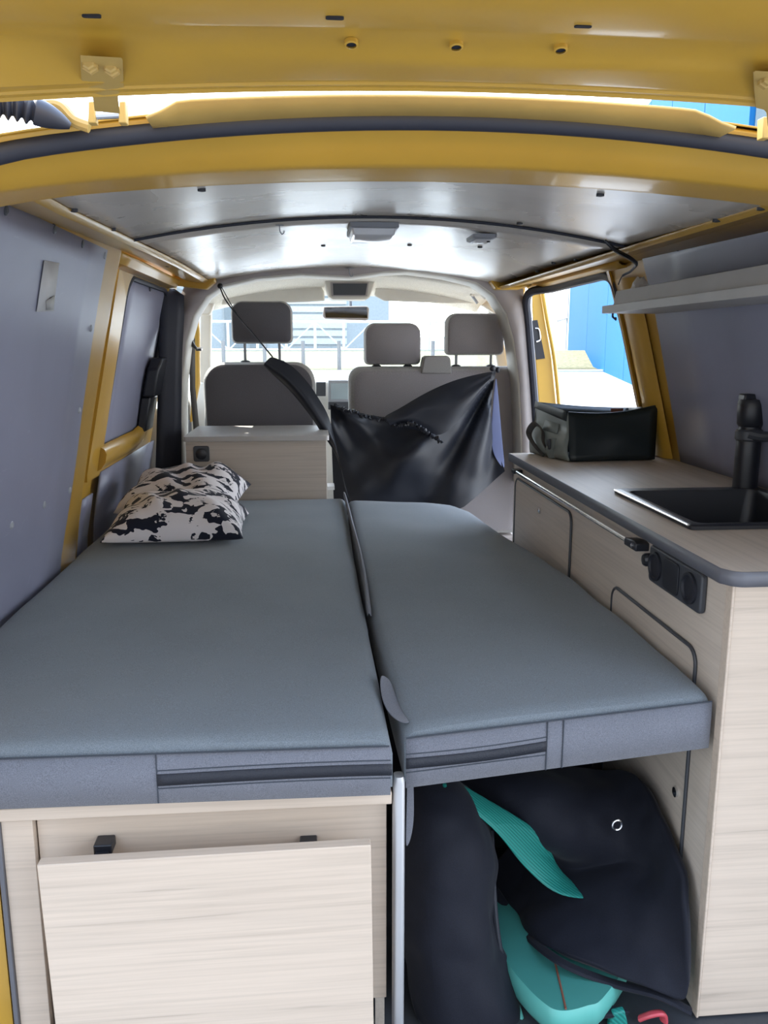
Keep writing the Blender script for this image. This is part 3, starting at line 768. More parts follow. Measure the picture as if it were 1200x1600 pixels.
b = MB(); b.tube([onend(.42,.05,.006),onend(.36,.25,.012),onend(.3,.42,.006)], .012, 8, .3); obj('webbing_tab', b, M['tarp_grey'], tub)
q = onend(.32,.36,.016); obj('buckle', MB().box(q-Vector((.004,.012,.016)), q+Vector((.004,.012,.016))), M['black'], tub, bevel=.002)
q = at(965,640,y=2.585); obj('label_tag', MB().box((q.x-.022,q.y-.002,q.z-.02),(q.x+.018,q.y+.001,q.z+.004)), M['brown'], tub)

# shelf on the right wall
sh = thing('wall_shelf', 'grey white shelf with a lipped front mounted on the right wall', 'shelf', (.87,1.75,1.2))
SE = 2.215
obj('front_lip', MB().prism([(.800,SE,1.226),(.806,SE,1.2615),(.815,SE,1.2615),(.812,SE,1.226)], (0,-(SE-1.2),0)), M['shelf'], sh, bevel=.001)
obj('base_board', MB().box((.789,1.2,1.2055),(.945,SE+.055,1.2255)), M['shelf'], sh, bevel=.001)
b = MB(); b.tube([(.807,SE+.02,1.205),(.807,SE+.02,1.196),(.815,SE+.015,1.188),(.812,SE+.01,1.193)], .003, 8); obj('clip', b, M['dgrey'], sh)
# crumpled clear plastic on the shelf end
b = MB(); random.seed(3)
c0 = Vector((.858, 2.185, 1.227)); n_ = 14; R = []
for j in range(8):
    t = j/7; r0 = .032*(1-.7*t**2)+.006
    R.append([c0 + Vector((.7*r0*math.cos(2*PI*k/n_)*(1+.3*noise.noise((k*.9,j*1.3,2))), r0*1.2*math.sin(2*PI*k/n_)*(1+.3*noise.noise((k*.7,j*1.1,5))), (.004+.062*t)*(1+.15*noise.noise((k*.8,j,7))*t))) for k in range(n_)])
b.rings(R); o = obj('plastic_bag', b, M['clear'], smooth=15); tag(o, 'crumpled clear plastic bag on the front end of the wall shelf', 'plastic bag')
b = MB(); 
path = catmull([at(945,376,y=1.94), at(962,391,y=1.95), at(985,404,y=2.02), at(994,413,y=2.09), at(985,424,y=2.16), at(972,432,y=2.2), at(966,445,y=2.2)], 7)
b.tube(path, [.0035+.0018*math.sin(PI*min(1,i/26)) for i in range(len(path)-8)]+[.0015]*8, 8)
o = obj('cable', b, M['black']); tag(o, 'black cable hanging from the ceiling edge down to the wall shelf', 'cable')

# ceiling lamps and hooks
def ctop(x, y=2.3): return ceilz(x, y) - .0052
p = at(581,369,z=1.39); lx, ly = p.x, p.y
la = thing('ceiling_lamp', 'large rectangular white lamp on the middle of the ceiling', 'lamp', (lx,ly,ctop(lx)-.03), 'ceiling lamps')
zz = ctop(lx)
b = MB(); b.rings([[(x,y,zz) for x,y in rrect(lx,ly,.118,.20,.006)],[(x,y,zz-.010) for x,y in rrect(lx,ly,.118,.20,.006)],[(x,y,zz-.012) for x,y in rrect(lx,ly,.114,.196,.006)]])
obj('base_plate', b, M['steel'], la)
b = MB(); b.rings([[(x,y,zz-.0122) for x,y in rrect(lx,ly+.005,.108,.18,.006)],[(x,y,zz-.026) for x,y in rrect(lx,ly+.005,.100,.172,.006)],[(x,y,zz-.028) for x,y in rrect(lx,ly+.005,.094,.166,.006)]])
obj('lens', b, M['white'], la)
obj('switch', MB().box((lx-.03,ly+.094,zz-.024),(lx-.005,ly+.102,zz-.016)), M['dgrey'], la)
p = at(752,376,z=1.385); lx, ly = p.x, p.y; zz = ctop(lx)-.001
lb = thing('ceiling_lamp', 'small white spot lamp on the right of the ceiling', 'lamp', (lx,ly,zz-.02), 'ceiling lamps')
b = MB(); b.rings([[(x,y,zz) for x,y in rrect(lx,ly,.062,.11,.010)],[(x,y,zz-.008) for x,y in rrect(lx,ly,.060,.108,.010)],[(x,y,zz-.012) for x,y in rrect(lx,ly,.048,.09,.008)]])
obj('bezel', b, M['steel'], lb)
b = MB(); b.rings([[(x,y,zz-.0122) for x,y in rrect(lx,ly,.044,.085,.008)],[(x,y,zz-.015) for x,y in rrect(lx,ly,.038,.075,.008)]])
obj('lens', b, M['white'], lb)
obj('button', MB().lathe((lx+.012,ly-.032,zz-.0185), [(.004,0),(.004,.003)], 10), M['black'], lb)
def hook(u, v, y, s, label):
    p = at(u, v, y=y); z0 = ctop(p.x, y)
    b = MB(); b.tube(catmull([(p.x,p.y,z0),(p.x,p.y,z0-.012*s),(p.x+.004*s,p.y,z0-.020*s),(p.x+.009*s,p.y,z0-.018*s),(p.x+.010*s,p.y,z0-.012*s)],5), .0013*s, 8)
    b.lathe((p.x,p.y,z0-.001), [(.010*s,0),(.010*s,.0012)], 14)
    o = obj('ceiling_hook', b, M['steel']); tag(o, label, 'hook', 'wire hooks on the ceiling')
hook(437,356,2.05,1.0,'bent wire hook in the ceiling near the joint, left of the big lamp')
hook(546,431,3.38,1.5,'wire hook at the front edge of the ceiling above the cab console')

# ------------------------------------------------------------------ cab: pillars, headliner, seats
BY = 3.40
inn = [(286,760),(283,690),(283,600),(290,535),(302,492),(322,462),(345,446),(400,433),(470,427),(545,431),(600,424),(640,422),(700,430),(745,441),(772,460),(792,490),(803,530),(812,600),(816,690),(816,760)]
I = [at(u, v, y=BY) for u, v in inn]
outp = [(266,760),(266,690),(268,600),(271,535),(277,492),(282,462),(290,444),(400,415),(470,409),(545,408),(600,408),(640,409),(700,414),(800,438),(817,452),(819,480),(822,530),(828,600),(834,690),(836,760)]
O = [at(u, v, y=BY) for u, v in outp]
b = MB(); 
I2 = [p + Vector((0,.13,0)) + Vector((CX-p.x,0,1.0-p.z))*.0 for p in I]
Im = [p + (Vector((CX,BY,.9))-p).normalized()*.004 + Vector((0,.012,0)) for p in I]
Ib = [p + Vector((0,.14,0)) for p in Im]
pil = obj('trim_17', MB().grid([O, I]), M['mauve'], solid=.01, off=0); struct(pil)
struct(obj('trim_18', MB().grid([I, Im, Ib]), M['beige'], smooth=50, solid=.006, off=0))
# yellow cross member ends in the top corners
for nm, pts in (('trim_19', ((268,430),(336,430),(336,440),(322,452),(282,447),(268,446))), ('trim_20', ((768,430),(830,431),(832,446),(812,452),(776,452),(768,441)))):
    struct(obj(nm, MB().prism([at(u,v,y=3.32) for u,v in pts], (0,.06,0)), M['yellow'], bevel=.006))
# headliner over the cab and front header
rows = [[(x, y, ceilz(x,3) - dz) for x in zs(-.50,.84,20)] for y, dz in ((3.50,.004),(3.8,.002),(4.05,.008),(4.22,.03),(4.30,.055))]
hl = obj('headliner', MB().grid(rows), M['headliner'], solid=.01, off=1); struct(hl)
cons = thing('overhead_console', 'beige overhead console with dark screen above the windscreen', 'console', (.19,4.0,1.33))
P0 = [at(u,v,y=4.0) for u,v in ((506,432),(588,432),(584,448),(578,464),(572,468),(520,468),(514,464),(509,448))]
obj('housing', MB().prism(P0, (0,.14,0)), M['beige'], cons, bevel=.006)
P0 = [at(u,v,y=3.997) for u,v in ((516,441),(576,441),(574,463),(518,463))]
obj('bezel', MB().prism(P0, (0,.003,0)), M['mauve'], cons)
P0 = [at(u,v,y=3.992) for u,v in ((520,443),(574,443),(571,461),(521,461))]
obj('screen', MB().prism(P0, (0,.004,0)), M['dgrey'], cons)
def visor(pts, label):
    o = obj('sun_visor', MB().prism([at(u,v,y=4.17) for u,v in pts], (0,.02,0)), M['beige'], bevel=.008, seg=3); tag(o, label, 'sun visor', 'sun visors')
visor(((352,455),(380,449),(470,444),(500,445),(506,455),(508,470),(480,472),(345,476)), 'beige sun visor above the single seat headrest')
visor(((588,446),(620,445),(700,450),(728,458),(742,474),(700,474),(600,470),(585,462)), 'beige sun visor on the bench seat side of the windscreen')
mi = thing('rear_view_mirror', 'rear-view mirror hanging below the overhead console', 'mirror', (.19,4.30,1.28))
P0 = [at(u,v,y=4.30) for u,v in ((506,479),(574,478),(577,482),(576,498),(572,501),(508,498),(504,494))]
obj('shell', MB().prism(P0, (0,.025,0)), M['mauve'], mi, bevel=.004)
P0 = [at(u,v,y=4.2985) for u,v in ((507,481),(573,480),(574,497),(509,496))]
obj('mirror_glass', MB().prism(P0, (0,.001,0)), M['mirror'], mi)
obj('stem', MB().tube([(.20,4.32,1.30),(.20,4.36,1.37)], .008, 8), M['dgrey'], mi)
# A pillars, windscreen and its lower frame
def pillar(name, pts, mat, th=.05):
    struct(obj(name, MB().prism(pts, (0,th,0)), mat, bevel=.008))
pillar('trim_21', [at(312,470,y=4.25), at(330,470,y=4.25), at(329,560,y=4.3), at(331,660,y=4.35), at(313,660,y=4.35), at(311,560,y=4.3)], M['beige'])
pillar('trim_22', [at(758,455,y=4.25), at(775,470,y=4.25), at(800,600,y=4.35), at(782,600,y=4.35), at(768,520,y=4.3)], M['beige'])
pillar('trim_23', [at(325,446,y=4.2), at(360,440,y=4.2), at(352,456,y=4.2), at(335,474,y=4.2), at(328,492,y=4.2), at(312,492,y=4.2), at(313,470,y=4.2)], M['beige'])
pillar('trim_24', [at(728,440,y=4.2), at(775,446,y=4.2), at(788,480,y=4.2), at(776,492,y=4.2), at(752,476,y=4.2), at(738,462,y=4.2)], M['beige'])
# windscreen
wsp = [(-.60,4.32,1.37),(.95,4.32,1.37),(1.0,4.98,.84),(-.66,4.98,.84)]
struct(obj('window_1', MB().add(wsp, [(0,1,2,3)]), M['glass'], smooth=0))
# yellow door frame at the driver's window and the door below it
pillar('trim_25', [at(303,478,y=4.1), at(308,480,y=4.1), at(312,520,y=4.1), at(312,600,y=4.12), at(300,660,y=4.12), at(296,660,y=4.12), at(303,590,y=4.1), at(302,530,y=4.1)], M['yellow'], .03)
b = MB().prism([(-.70,3.56,-.1),(-.70,3.56,.86),(-.68,4.6,.86),(-.68,4.6,-.1)], (.06,0,0)); dd = obj('door_2', b, M['beige'], bevel=.01); struct(dd)
obj('arm_rest', MB().box((-.64,3.62,.70),(-.60,4.2,.76)), M['dgrey'], dd, bevel=.01)
rows = [[(-.66+.10*(z-.86)/.5, y, z) for z in (.86,1.36)] for y in (3.56,4.45)]
struct(obj('window_2', MB().grid(rows), M['glass'], smooth=0))
# front firewall / dashboard
da = thing('dashboard', 'light grey dashboard with vents and screen beneath the windscreen', 'dashboard', (.17,4.5,.4))
obj('body', MB().prism([(-.62,4.30,.3),(-.62,4.25,.78),(-.62,4.32,.95),(-.62,4.45,.985),(-.62,4.95,.90),(-.62,4.95,-.03),(-.62,4.30,-.03)], (1.58,0,0)), M['beige'], da, bevel=.02)
def dpan(name, pts, mat, y=4.2, d=.05, par=da):
    return obj(name, MB().prism([at(u,v,y=y) for u,v in pts], (0,d,0)), mat, par, bevel=.002)
dpan('screen_surround', ((513,594),(550,594),(550,640),(513,640)), M['steel'], 4.215)
dpan('screen', ((517,599),(544,599),(544,624),(517,624)), M['screen'], 4.21, .01)
v_ = dpan('vent', ((494,597),(509,597),(509,619),(494,619)), M['dgrey'], 4.22)
dpan('radio', ((513,628),(548,628),(548,640),(513,640)), M['dgrey'], 4.208, .01)

# seats
def rbox(x0,x1,z0,z1,y0,y1,rt,rb=.02,taper=.03,n=8,crown=.02):
    """seat back seen from behind: rounded top corners"""
    cx = (x0+x1)/2; w = (x1-x0)/2
    pts = []
    for k in range(n+1):
        a = PI/2*k/n; pts.append((x1 - rt + rt*math.cos(a)*1.0, z1 - rt + rt*math.sin(a)))
    for k in range(n+1):
        a = PI/2 + PI/2*k/n; pts.append((x0 + rt + rt*math.cos(a), z1 - rt + rt*math.sin(a)))
    for k in range(4):
        a = PI + PI/2*k/3; pts.append((x0 + rb + rb*math.cos(a), z0 + rb + rb*math.sin(a)))
    for k in range(4):
        a = 1.5*PI + PI/2*k/3; pts.append((x1 - rb + rb*math.cos(a), z0 + rb + rb*math.sin(a)))
    R = []
    zm = (z0+z1)/2
    for f, y in ((.90,y0+.0),(.955,y0-.006) if False else (.95,y0+.004),(1.0,y0+.03),(1.0,y1-.03),(.94,y1)):
        R.append([(cx+(x-cx)*f, y, zm+(z-zm)*(1-(1-f)*.8*w/((z1-z0)/2))) for x,z in pts])
    return R
def seatback(root, name, x0,x1,z0,z1,y0,y1,rt,mat,mate):
    R = rbox(x0,x1,z0,z1,y0,y1,rt)
    o = obj(name, MB().rings(R[1:]), mate, root, smooth=60)
    p = MB().rings([[(a,b_-.004,c) for a,b_,c in R[0]], [(a,b_+.001,c) for a,b_,c in R[1]]])
    obj('back_cover', p, mat, o, smooth=60)
    return o
s1 = thing('driver_seat', 'single dark grey front seat behind the oak box', 'seat', (-.215,3.7,0), 'front seats')
seatback(s1,'backrest',-.452,.012,.30,1.052,3.52,3.66,.085,M['seat'],M['seat_edge'])
seatback(s1,'headrest',-.330,-.078,1.128,1.300,3.54,3.64,.045,M['seat'],M['seat_edge'])
for x in (-.279,-.135):
    b = MB(); b.tube([(x,3.59,1.03),(x,3.59,1.15)], .006, 10); po = obj('headrest_post', b, M['steel'], s1)
    obj('collar', MB().lathe((x,3.59,1.050), [(.020,0),(.020,.006),(.012,.010)], 14), M['dgrey'], po)
obj('cushion', MB().box((-.45,3.62,.16),(.01,4.15,.34)), M['seat_edge'], s1, bevel=.04, seg=3)
obj('seat_base', MB().box((-.40,3.64,.0),(-.03,4.1,.16)), M['dgrey'], s1, bevel=.01)
s2 = thing('bench_seat', 'double grey front bench seat behind the black curtain', 'seat', (.53,3.7,0), 'front seats')
seatback(s2,'backrest',.155,.905,.30,1.032,3.54,3.68,.055,M['seat_lit'],M['seat_edge'])
seatback(s2,'headrest',.222,.462,1.040,1.213,3.56,3.66,.045,M['seat_lit'],M['seat_edge'])
seatback(s2,'headrest',.570,.822,1.080,1.255,3.56,3.66,.045,M['seat_lit'],M['seat_edge'])
for x, zt in ((.275,1.06),(.41,1.06),(.62,1.10),(.772,1.10)):
    b = MB(); b.tube([(x,3.61,1.01),(x,3.61,zt)], .006, 10); po = obj('headrest_post', b, M['steel'], s2)
    obj('collar', MB().lathe((x,3.61,1.030), [(.020,0),(.020,.006),(.012,.010)], 14), M['dgrey'], po)
P0 = [at(u,v,y=3.53) for u,v in ((658,584),(663,558),(668,556),(700,556),(704,560),(706,584))]
obj('belt_housing', MB().prism(P0, (0,.09,0)), M['seat_edge'], s2, bevel=.006)
obj('cushion', MB().box((.15,3.64,.22),(.91,4.15,.40)), M['seat_edge'], s2, bevel=.04, seg=3)
obj('seat_base', MB().box((.16,3.56,.0),(.89,4.12,.29)), M['mauve'], s2, bevel=.01)
# belts
b = MB(); q = at(300,528,y=3.55)
sb = thing('seat_belt', 'seat belt with black pivot on the left door pillar', 'seat belt', (q.x,q.y,q.z-.4), 'front seat belts')
obj('pivot', MB().tube([q+Vector((-.02,0,.03)), q+Vector((-.01,-.01,.0)), q+Vector((.005,-.015,-.03)), q+Vector((.02,-.015,-.045))], [.012,.018,.016,.008], 10, .6), M['black'], sb)
obj('bolt', MB().lathe(q+Vector((.028,-.015,-.045)), [(.008,-.012),(.008,.01),(.005,.014)], 10, 'x'), M['chrome'], sb)
obj('webbing', MB().grid([[q+Vector((-.012,0,0)),q+Vector((-.018,.0,-.2)),q+Vector((-.01,.02,-.45))],[q+Vector((.008,.03,0)),q+Vector((.0,.03,-.2)),q+Vector((.01,.05,-.45))]]), M['web'], sb, solid=.002)
q = at(799,512,y=3.52)
sb = thing('seat_belt', 'seat belt with grey pivot on the right door pillar', 'seat belt', (q.x,q.y,q.z-.4), 'front seat belts')
obj('pivot', MB().tube([q+Vector((.0,0,.02)), q+Vector((.005,-.01,.0)), q+Vector((.0,-.015,-.03))], [.012,.02,.014], 10, .6), M['dgrey'], sb)
obj('webbing', MB().grid([[q+Vector((.005,0,0)),q+Vector((.025,.0,-.12)),q+Vector((.04,.02,-.22))],[q+Vector((.02,.03,0)),q+Vector((.045,.03,-.12)),q+Vector((.05,.05,-.22))]]), M['web'], sb, solid=.002)
P0 = catmull([at(737,462,y=3.95), at(741,456,y=3.94), at(750,458,y=3.93), at(759,466,y=3.93)],5)
gh = obj('grab_handle', MB().tube(P0, .012, 10, .7), M['beige']); tag(gh, 'beige grab handle in the right front corner of the cab', 'grab handle')
obj('bracket', MB().tube([at(738,462,y=3.97), at(746,474,y=3.97)], .012, 8, .6), M['steel'], gh)

# ------------------------------------------------------------------ black privacy curtain
cu = thing('curtain', 'black nylon curtain slung on cords across the cab opening', 'curtain', (.4,3.25,.5))
topp = [(516,632),(530,637),(550,642),(575,648),(600,652),(622,648),(640,634),(660,620),(690,604),(720,592),(750,584),(775,579)]
botp = [(522,800),(548,805),(580,808),(612,808),(645,806),(675,804),(705,800),(725,792),(742,778),(760,762),(775,748),(789,736)]
nu, nv = 60, 34
def samp(L, s):
    f = s*(len(L)-1); i = min(int(f), len(L)-2); t = f-i
    return (L[i][0]+(L[i+1][0]-L[i][0])*t, L[i][1]+(L[i+1][1]-L[i][1])*t)
rows = []
for j in range(nv+1):
    t = j/nv; r = []
    for i in range(nu+1):
        s = i/nu; a = samp(topp, s); c = samp(botp, s)
        u = a[0]+(c[0]-a[0])*t; v = a[1]+(c[1]-a[1])*t
        if s > .93: u -= 14*math.sin(PI*t)*(s-.93)/.07
        # folds radiate from the upper right tie and from the left strip
        ang = math.atan2(v-575, 782-u); dist = math.hypot(v-575, 782-u)
        fold = .035*math.sin(ang*13+.6)*min(1, dist/70) + .02*math.sin(ang*31)*min(1,dist/50)*math.exp(-dist/160)
        ang2 = math.atan2(v-600, u-490); d2 = math.hypot(v-600, u-490)
        fold += .028*math.sin(ang2*15)*math.exp(-d2/140)
        sag = -.05*math.sin(PI*s)*math.sin(PI*min(1,t*1.1))
        pk = .025*math.exp(-((u-640)/45)**2-((v-700)/30)**2)
        y = 3.30 + fold*.8 + sag - pk + .010*noise.noise((u*.03,v*.03,3)) + .05*s
        r.append(at(u, v, y=y))
    rows.append(r)
obj('cloth', MB().grid(rows), M['nylon'], cu, smooth=180)
# twisted corner running up to the left cord
lt = [((424,556),(427,566)),((436,562),(440,586)),((452,568),(458,606)),((470,584),(475,626)),((488,606),(492,648)),((500,626),(506,664)),((512,645),(521,690)),((520,672),(532,730)),((530,715),(542,770)),((538,760),(552,800))]
rows = []
for (a, c) in lt:
    rows.append([at(a[0]+(c[0]-a[0])*t - (14*math.sin(PI*t) if a[1] < 660 else 0), a[1]+(c[1]-a[1])*t + (10*math.sin(PI*t) if a[1]<660 else 0), y=3.22 - .02*math.sin(2*PI*t) + .012*math.sin(5*PI*t)) for t in zs(0,1,6)])
obj('twisted_corner', MB().grid(rows), M['nylon'], cu, sub=2, smooth=180)
# shirred elastic hem
hp = catmull([at(u,v,y=y) for u,v,y in ((522,634,3.24),(545,642,3.24),(570,650,3.24),(598,656,3.235),(618,664,3.22),(640,662,3.20),(655,668,3.19),(672,680,3.18),(690,690,3.18))], 12)
b = MB(); random.seed(5)
path = [p + Vector((0,random.uniform(-.008,.004),random.uniform(-.006,.006))) for p in hp]
b.tube(path, [.003+.006*abs(math.sin(i*1.1))*(1 if i < 60 else 1.3) for i in range(len(path))], 8)
obj('gathered_hem', b, M['nylon'], cu, smooth=60)
# second gathered layer above the hem
rows = []
for (a, c) in (((600,650),(612,668)),((622,640),(640,668)),((650,622),(662,676)),((680,606),(690,684)),((715,592),(715,660)),((745,585),(742,625)),((770,580),(765,596))):
    rows.append([at(a[0]+(c[0]-a[0])*t, a[1]+(c[1]-a[1])*t, y=3.24 - .035*math.sin(PI*t) + .012*math.sin(3*PI*t+a[0])) for t in zs(0,1,5)])
obj('folded_layer', MB().grid(rows), M['nylon'], cu, sub=2, smooth=180)
P0 = [[at(774,585,y=3.36),at(776,590,y=3.36)],[at(769,640,y=3.36),at(781,640,y=3.37)],[at(766,680,y=3.36),at(785,685,y=3.37)],[at(768,708,y=3.36),at(788,715,y=3.37)],[at(781,726,y=3.36),at(790,737,y=3.37)]]
obj('lining_edge', MB().grid(P0), M['nylon_in'], cu, sub=2, solid=.002)
b = MB(); b.tube(catmull([at(343,446,y=3.33),at(352,468,y=3.30),at(372,494,y=3.28),at(398,524,y=3.26),(at(426,558,y=3.23))],6), .0028, 8); obj('cord', b, M['black'], cu)
b = MB(); b.tube(catmull([at(345,446,y=3.33),at(360,474,y=3.29),at(370,490,y=3.28)],6), .0018, 8)
obj('cord', b, M['black'], cu)
b = MB(); b.sphere(at(344,447,y=3.33), .011); obj('cord_toggle', b, M['black'], cu)
b = MB(); b.sphere(at(770,576,y=3.40), (.014,.012,.012)); b.sphere(at(778,578,y=3.40), (.010,.010,.012)); obj('cord_toggle', b, M['black'], cu)

# ------------------------------------------------------------------ gear under the right mattress
def net(pts): return [[at(u,v,y=y) if y > 0 else at(u,v,x=-y) for u,v,y in r] for r in pts]
bb = thing('board_bag', 'black padded surfboard bag lying open under the right mattress', 'bag', (.38,1.5,0))
left = net([[(632,1215,1.36),(655,1210,1.34),(690,1212,1.34),(718,1226,1.36),(735,1240,1.40)],
            [(634,1262,1.30),(660,1260,1.27),(700,1262,1.27),(738,1275,1.29),(762,1292,1.35)],
            [(634,1340,1.26),(664,1340,1.22),(710,1345,1.22),(750,1350,1.25),(764,1362,1.31)],
            [(634,1430,1.25),(668,1430,1.20),(715,1435,1.20),(756,1440,1.22),(771,1450,1.28)],
            [(645,1520,1.24),(680,1525,1.18),(730,1530,1.18),(772,1530,1.20),(788,1535,1.26)],
            [(662,1600,1.21),(695,1606,1.165),(745,1610,1.165),(795,1610,1.18),(812,1610,1.22)]])
obj('left_flap', MB().grid(left), M['canvas'], bb, sub=2, solid=.012, off=1)
right = net([[(705,1214,1.50),(770,1206,1.46),(850,1204,1.45),(930,1200,1.50),(1000,1206,-.612)],
             [(745,1235,1.46),(790,1245,1.38),(870,1250,1.36),(950,1250,1.40),(1030,1255,-.612)],
             [(830,1290,1.44),(850,1320,1.36),(900,1325,1.33),(975,1318,1.36),(1052,1315,-.612)],
             [(790,1330,1.52),(845,1345,1.44),(920,1345,1.39),(1000,1345,1.34),(1070,1362,-.612)],
             [(770,1372,1.50),(830,1390,1.38),(930,1400,1.31),(1010,1400,1.27),(1080,1420,-.612)],
             [(780,1400,1.43),(835,1440,1.30),(930,1460,1.25),(1020,1470,1.21),(1080,1490,-.610)],
             [(808,1442,1.36),(870,1492,1.23),(950,1525,1.20),(1025,1545,1.165),(1079,1572,-.606)]])
obj('right_flap', MB().grid(right), M['canvas'], bb, sub=2, solid=.012, off=-1)
hemp = catmull([p + Vector((0,-.004,-.002)) for p in net([[(770,1384,1.45),(786,1408,1.41),(812,1446,1.35),(870,1496,1.225),(950,1530,1.195),(1025,1550,1.16),(1078,1576,-.604)]])[0]], 6)
obj('hem_binding', MB().tube(hemp, .010, 8, .5), M['canvas'], bb)
lin = net([[(684,1222,1.36),(700,1221,1.40),(716,1222,1.42)],[(704,1245,1.34),(740,1246,1.40),(772,1255,1.42)],[(768,1290,1.32),(800,1282,1.40),(862,1304,1.42)],[(800,1335,1.30),(840,1330,1.36),(866,1356,1.42)],
           [(836,1372,1.29),(880,1378,1.34),(905,1385,1.36)],[(870,1398,1.29),(905,1404,1.31),(933,1405,1.32)]])
obj('lining', MB().grid([[p + Vector((0,-.10,-.0)) for p in r] for r in lin]), M['teal_lining'], bb, sub=2, solid=.006) if False else None
lin2 = [[at(u,v,y=y-.085) for u,v,y in r] for r in [[(684,1222,1.40),(700,1221,1.42),(716,1222,1.44)],[(704,1245,1.38),(735,1246,1.42),(765,1252,1.44)],[(772,1292,1.38),(800,1282,1.42),(860,1304,1.44)],[(802,1338,1.40),(840,1328,1.43),(865,1352,1.46)],
           [(838,1376,1.40),(880,1380,1.42),(900,1385,1.44)],[(872,1399,1.38),(905,1405,1.39),(933,1405,1.40)]]]
obj('lining', MB().grid(lin2), M['teal_lining'], bb, sub=2, solid=.008)
q = at(963,1287,y=1.325)
rg = obj('eyelet', MB().tube([q + Vector((.0085*math.cos(a), -.004, .0095*math.sin(a))) for a in zs(0,2*PI,20)], .0026, 8), M['chrome'], bb)
zp = catmull([r[4] + Vector((.004,-.012,0)) for r in left[1:]], 5)
obj('zipper', MB().tube(zp, .0055, 8), M['zip'], bb)
for fo in bb.children:
    if fo.name.split('.')[0] in ('left_flap','right_flap'):
        tx_ = bpy.data.textures.new('folds', 'CLOUDS'); tx_.noise_scale = .16; tx_.noise_depth = 2
        fo.modifiers['sub'].levels = fo.modifiers['sub'].render_levels = 4
        fo.modifiers.move(fo.modifiers.find('sub'), 0)
        dm = fo.modifiers.new('folds', 'DISPLACE'); dm.texture = tx_; dm.strength = .045; dm.mid_level = .5; dm.texture_coords = 'LOCAL'
        fo.modifiers.move(fo.modifiers.find('folds'), 1)
# back fill of the bag, so the stow looks full
b = MB(); b.rings([[Vector((.385+ .235*math.cos(a)*f, y, .235 + .215*math.sin(a)*f)) for a in zs(0,2*PI*19/20,19)] for y, f in ((1.56,.55),(1.60,.85),(1.7,.97),(2.2,1.0),(2.75,.9),(2.8,.5))])
obj('padded_body', b, M['canvas'], bb, smooth=60)
# surfboard lying on the floor
sf = thing('surfboard', 'teal surfboard with rounded tail poking out of the black bag', 'surfboard', (.40,1.7,0))
def sbz(u, v): return at(u, v, z=.062)
outl = [sbz(768,1402), sbz(775,1455), sbz(786,1500), sbz(822,1546), sbz(850,1572), sbz(868,1582), sbz(890,1583), sbz(920,1575), sbz(945,1563), sbz(985,1500), sbz(985,1430), sbz(960,1380)]
outl = catmull(outl + outl[:1], 4)[:-1]
C0 = sum(outl, Vector())/len(outl)
R = []
for f, dz in ((.90,-.052),(.97,-.04),(1.0,-.022),(.985,-.008),(.95,0)):
    R.append([C0 + (p-C0)*f + Vector((0,0,dz)) for p in outl])
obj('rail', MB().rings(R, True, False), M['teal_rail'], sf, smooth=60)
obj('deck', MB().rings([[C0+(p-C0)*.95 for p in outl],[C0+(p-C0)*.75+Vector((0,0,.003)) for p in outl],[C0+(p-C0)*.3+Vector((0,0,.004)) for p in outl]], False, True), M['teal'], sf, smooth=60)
a = sbz(866,1503)+Vector((0,0,.0045)); c = sbz(884,1578)+Vector((0,0,.002))
obj('stringer', MB().tube([a,a.lerp(c,.5)+Vector((0,0,.001)),c], .0018, 6), M['brown'], sf)
# second board edge seen left of it
b = MB(); b.tube(catmull([at(790,1510,y=1.27),at(800,1548,y=1.235),at(812,1585,y=1.20),at(822,1625,y=1.17)],6), .0055, 8)
o = obj('surfboard_rail', b, M['teal_rail']); o.name = 'board_leash'; tag(o, 'thin teal leash running beside the black left flap to the floor', 'leash')
b = MB(); q = at(880,1592,z=.02)
P = [at(u,v,z=.018) for u,v in ((835,1560),(870,1598),(960,1592),(985,1585),(940,1570))]
o = obj('strap', MB().prism(P, (0,0,.008)), M['canvas'], bevel=.003); tag(o, 'black webbing strap on the floor below the surfboard tail', 'strap')
q = at(965,1590,z=.02); o = obj('fin', MB().prism([q+Vector((-.015,0,-.018)),q+Vector((.02,0,-.018)),q+Vector((.012,.0,.012)),q+Vector((-.008,0,.008))], (0,.012,0)), M['teal_lining'], bevel=.003); tag(o, 'small dark teal fin on the floor beside the surfboard tail', 'fin')
q = at(1022,1594,z=.015)
o = obj('buckle', MB().tube(catmull([q+Vector((-.02,.01,-.004)),q+Vector((-.005,0,.012)),q+Vector((.012,-.002,.014)),q+Vector((.018,.002,-.004))],5), .008, 10, .6), M['red']); tag(o, 'pink red plastic buckle on the floor at the cabinet foot', 'buckle')
# grey strap hanging beside the post
P0 = [[at(636,1196,y=1.20),at(646,1198,y=1.21)],[at(635,1240,y=1.2),at(647,1240,y=1.21)],[at(634,1290,y=1.19),at(648,1285,y=1.20)],[at(633,1330,y=1.19),at(640,1318,y=1.20)]]
o = obj('fabric_strap', MB().grid(P0), M['mat_b'], sub=2, solid=.003); tag(o, 'grey cloth strap hanging beside the aluminium post', 'strap')

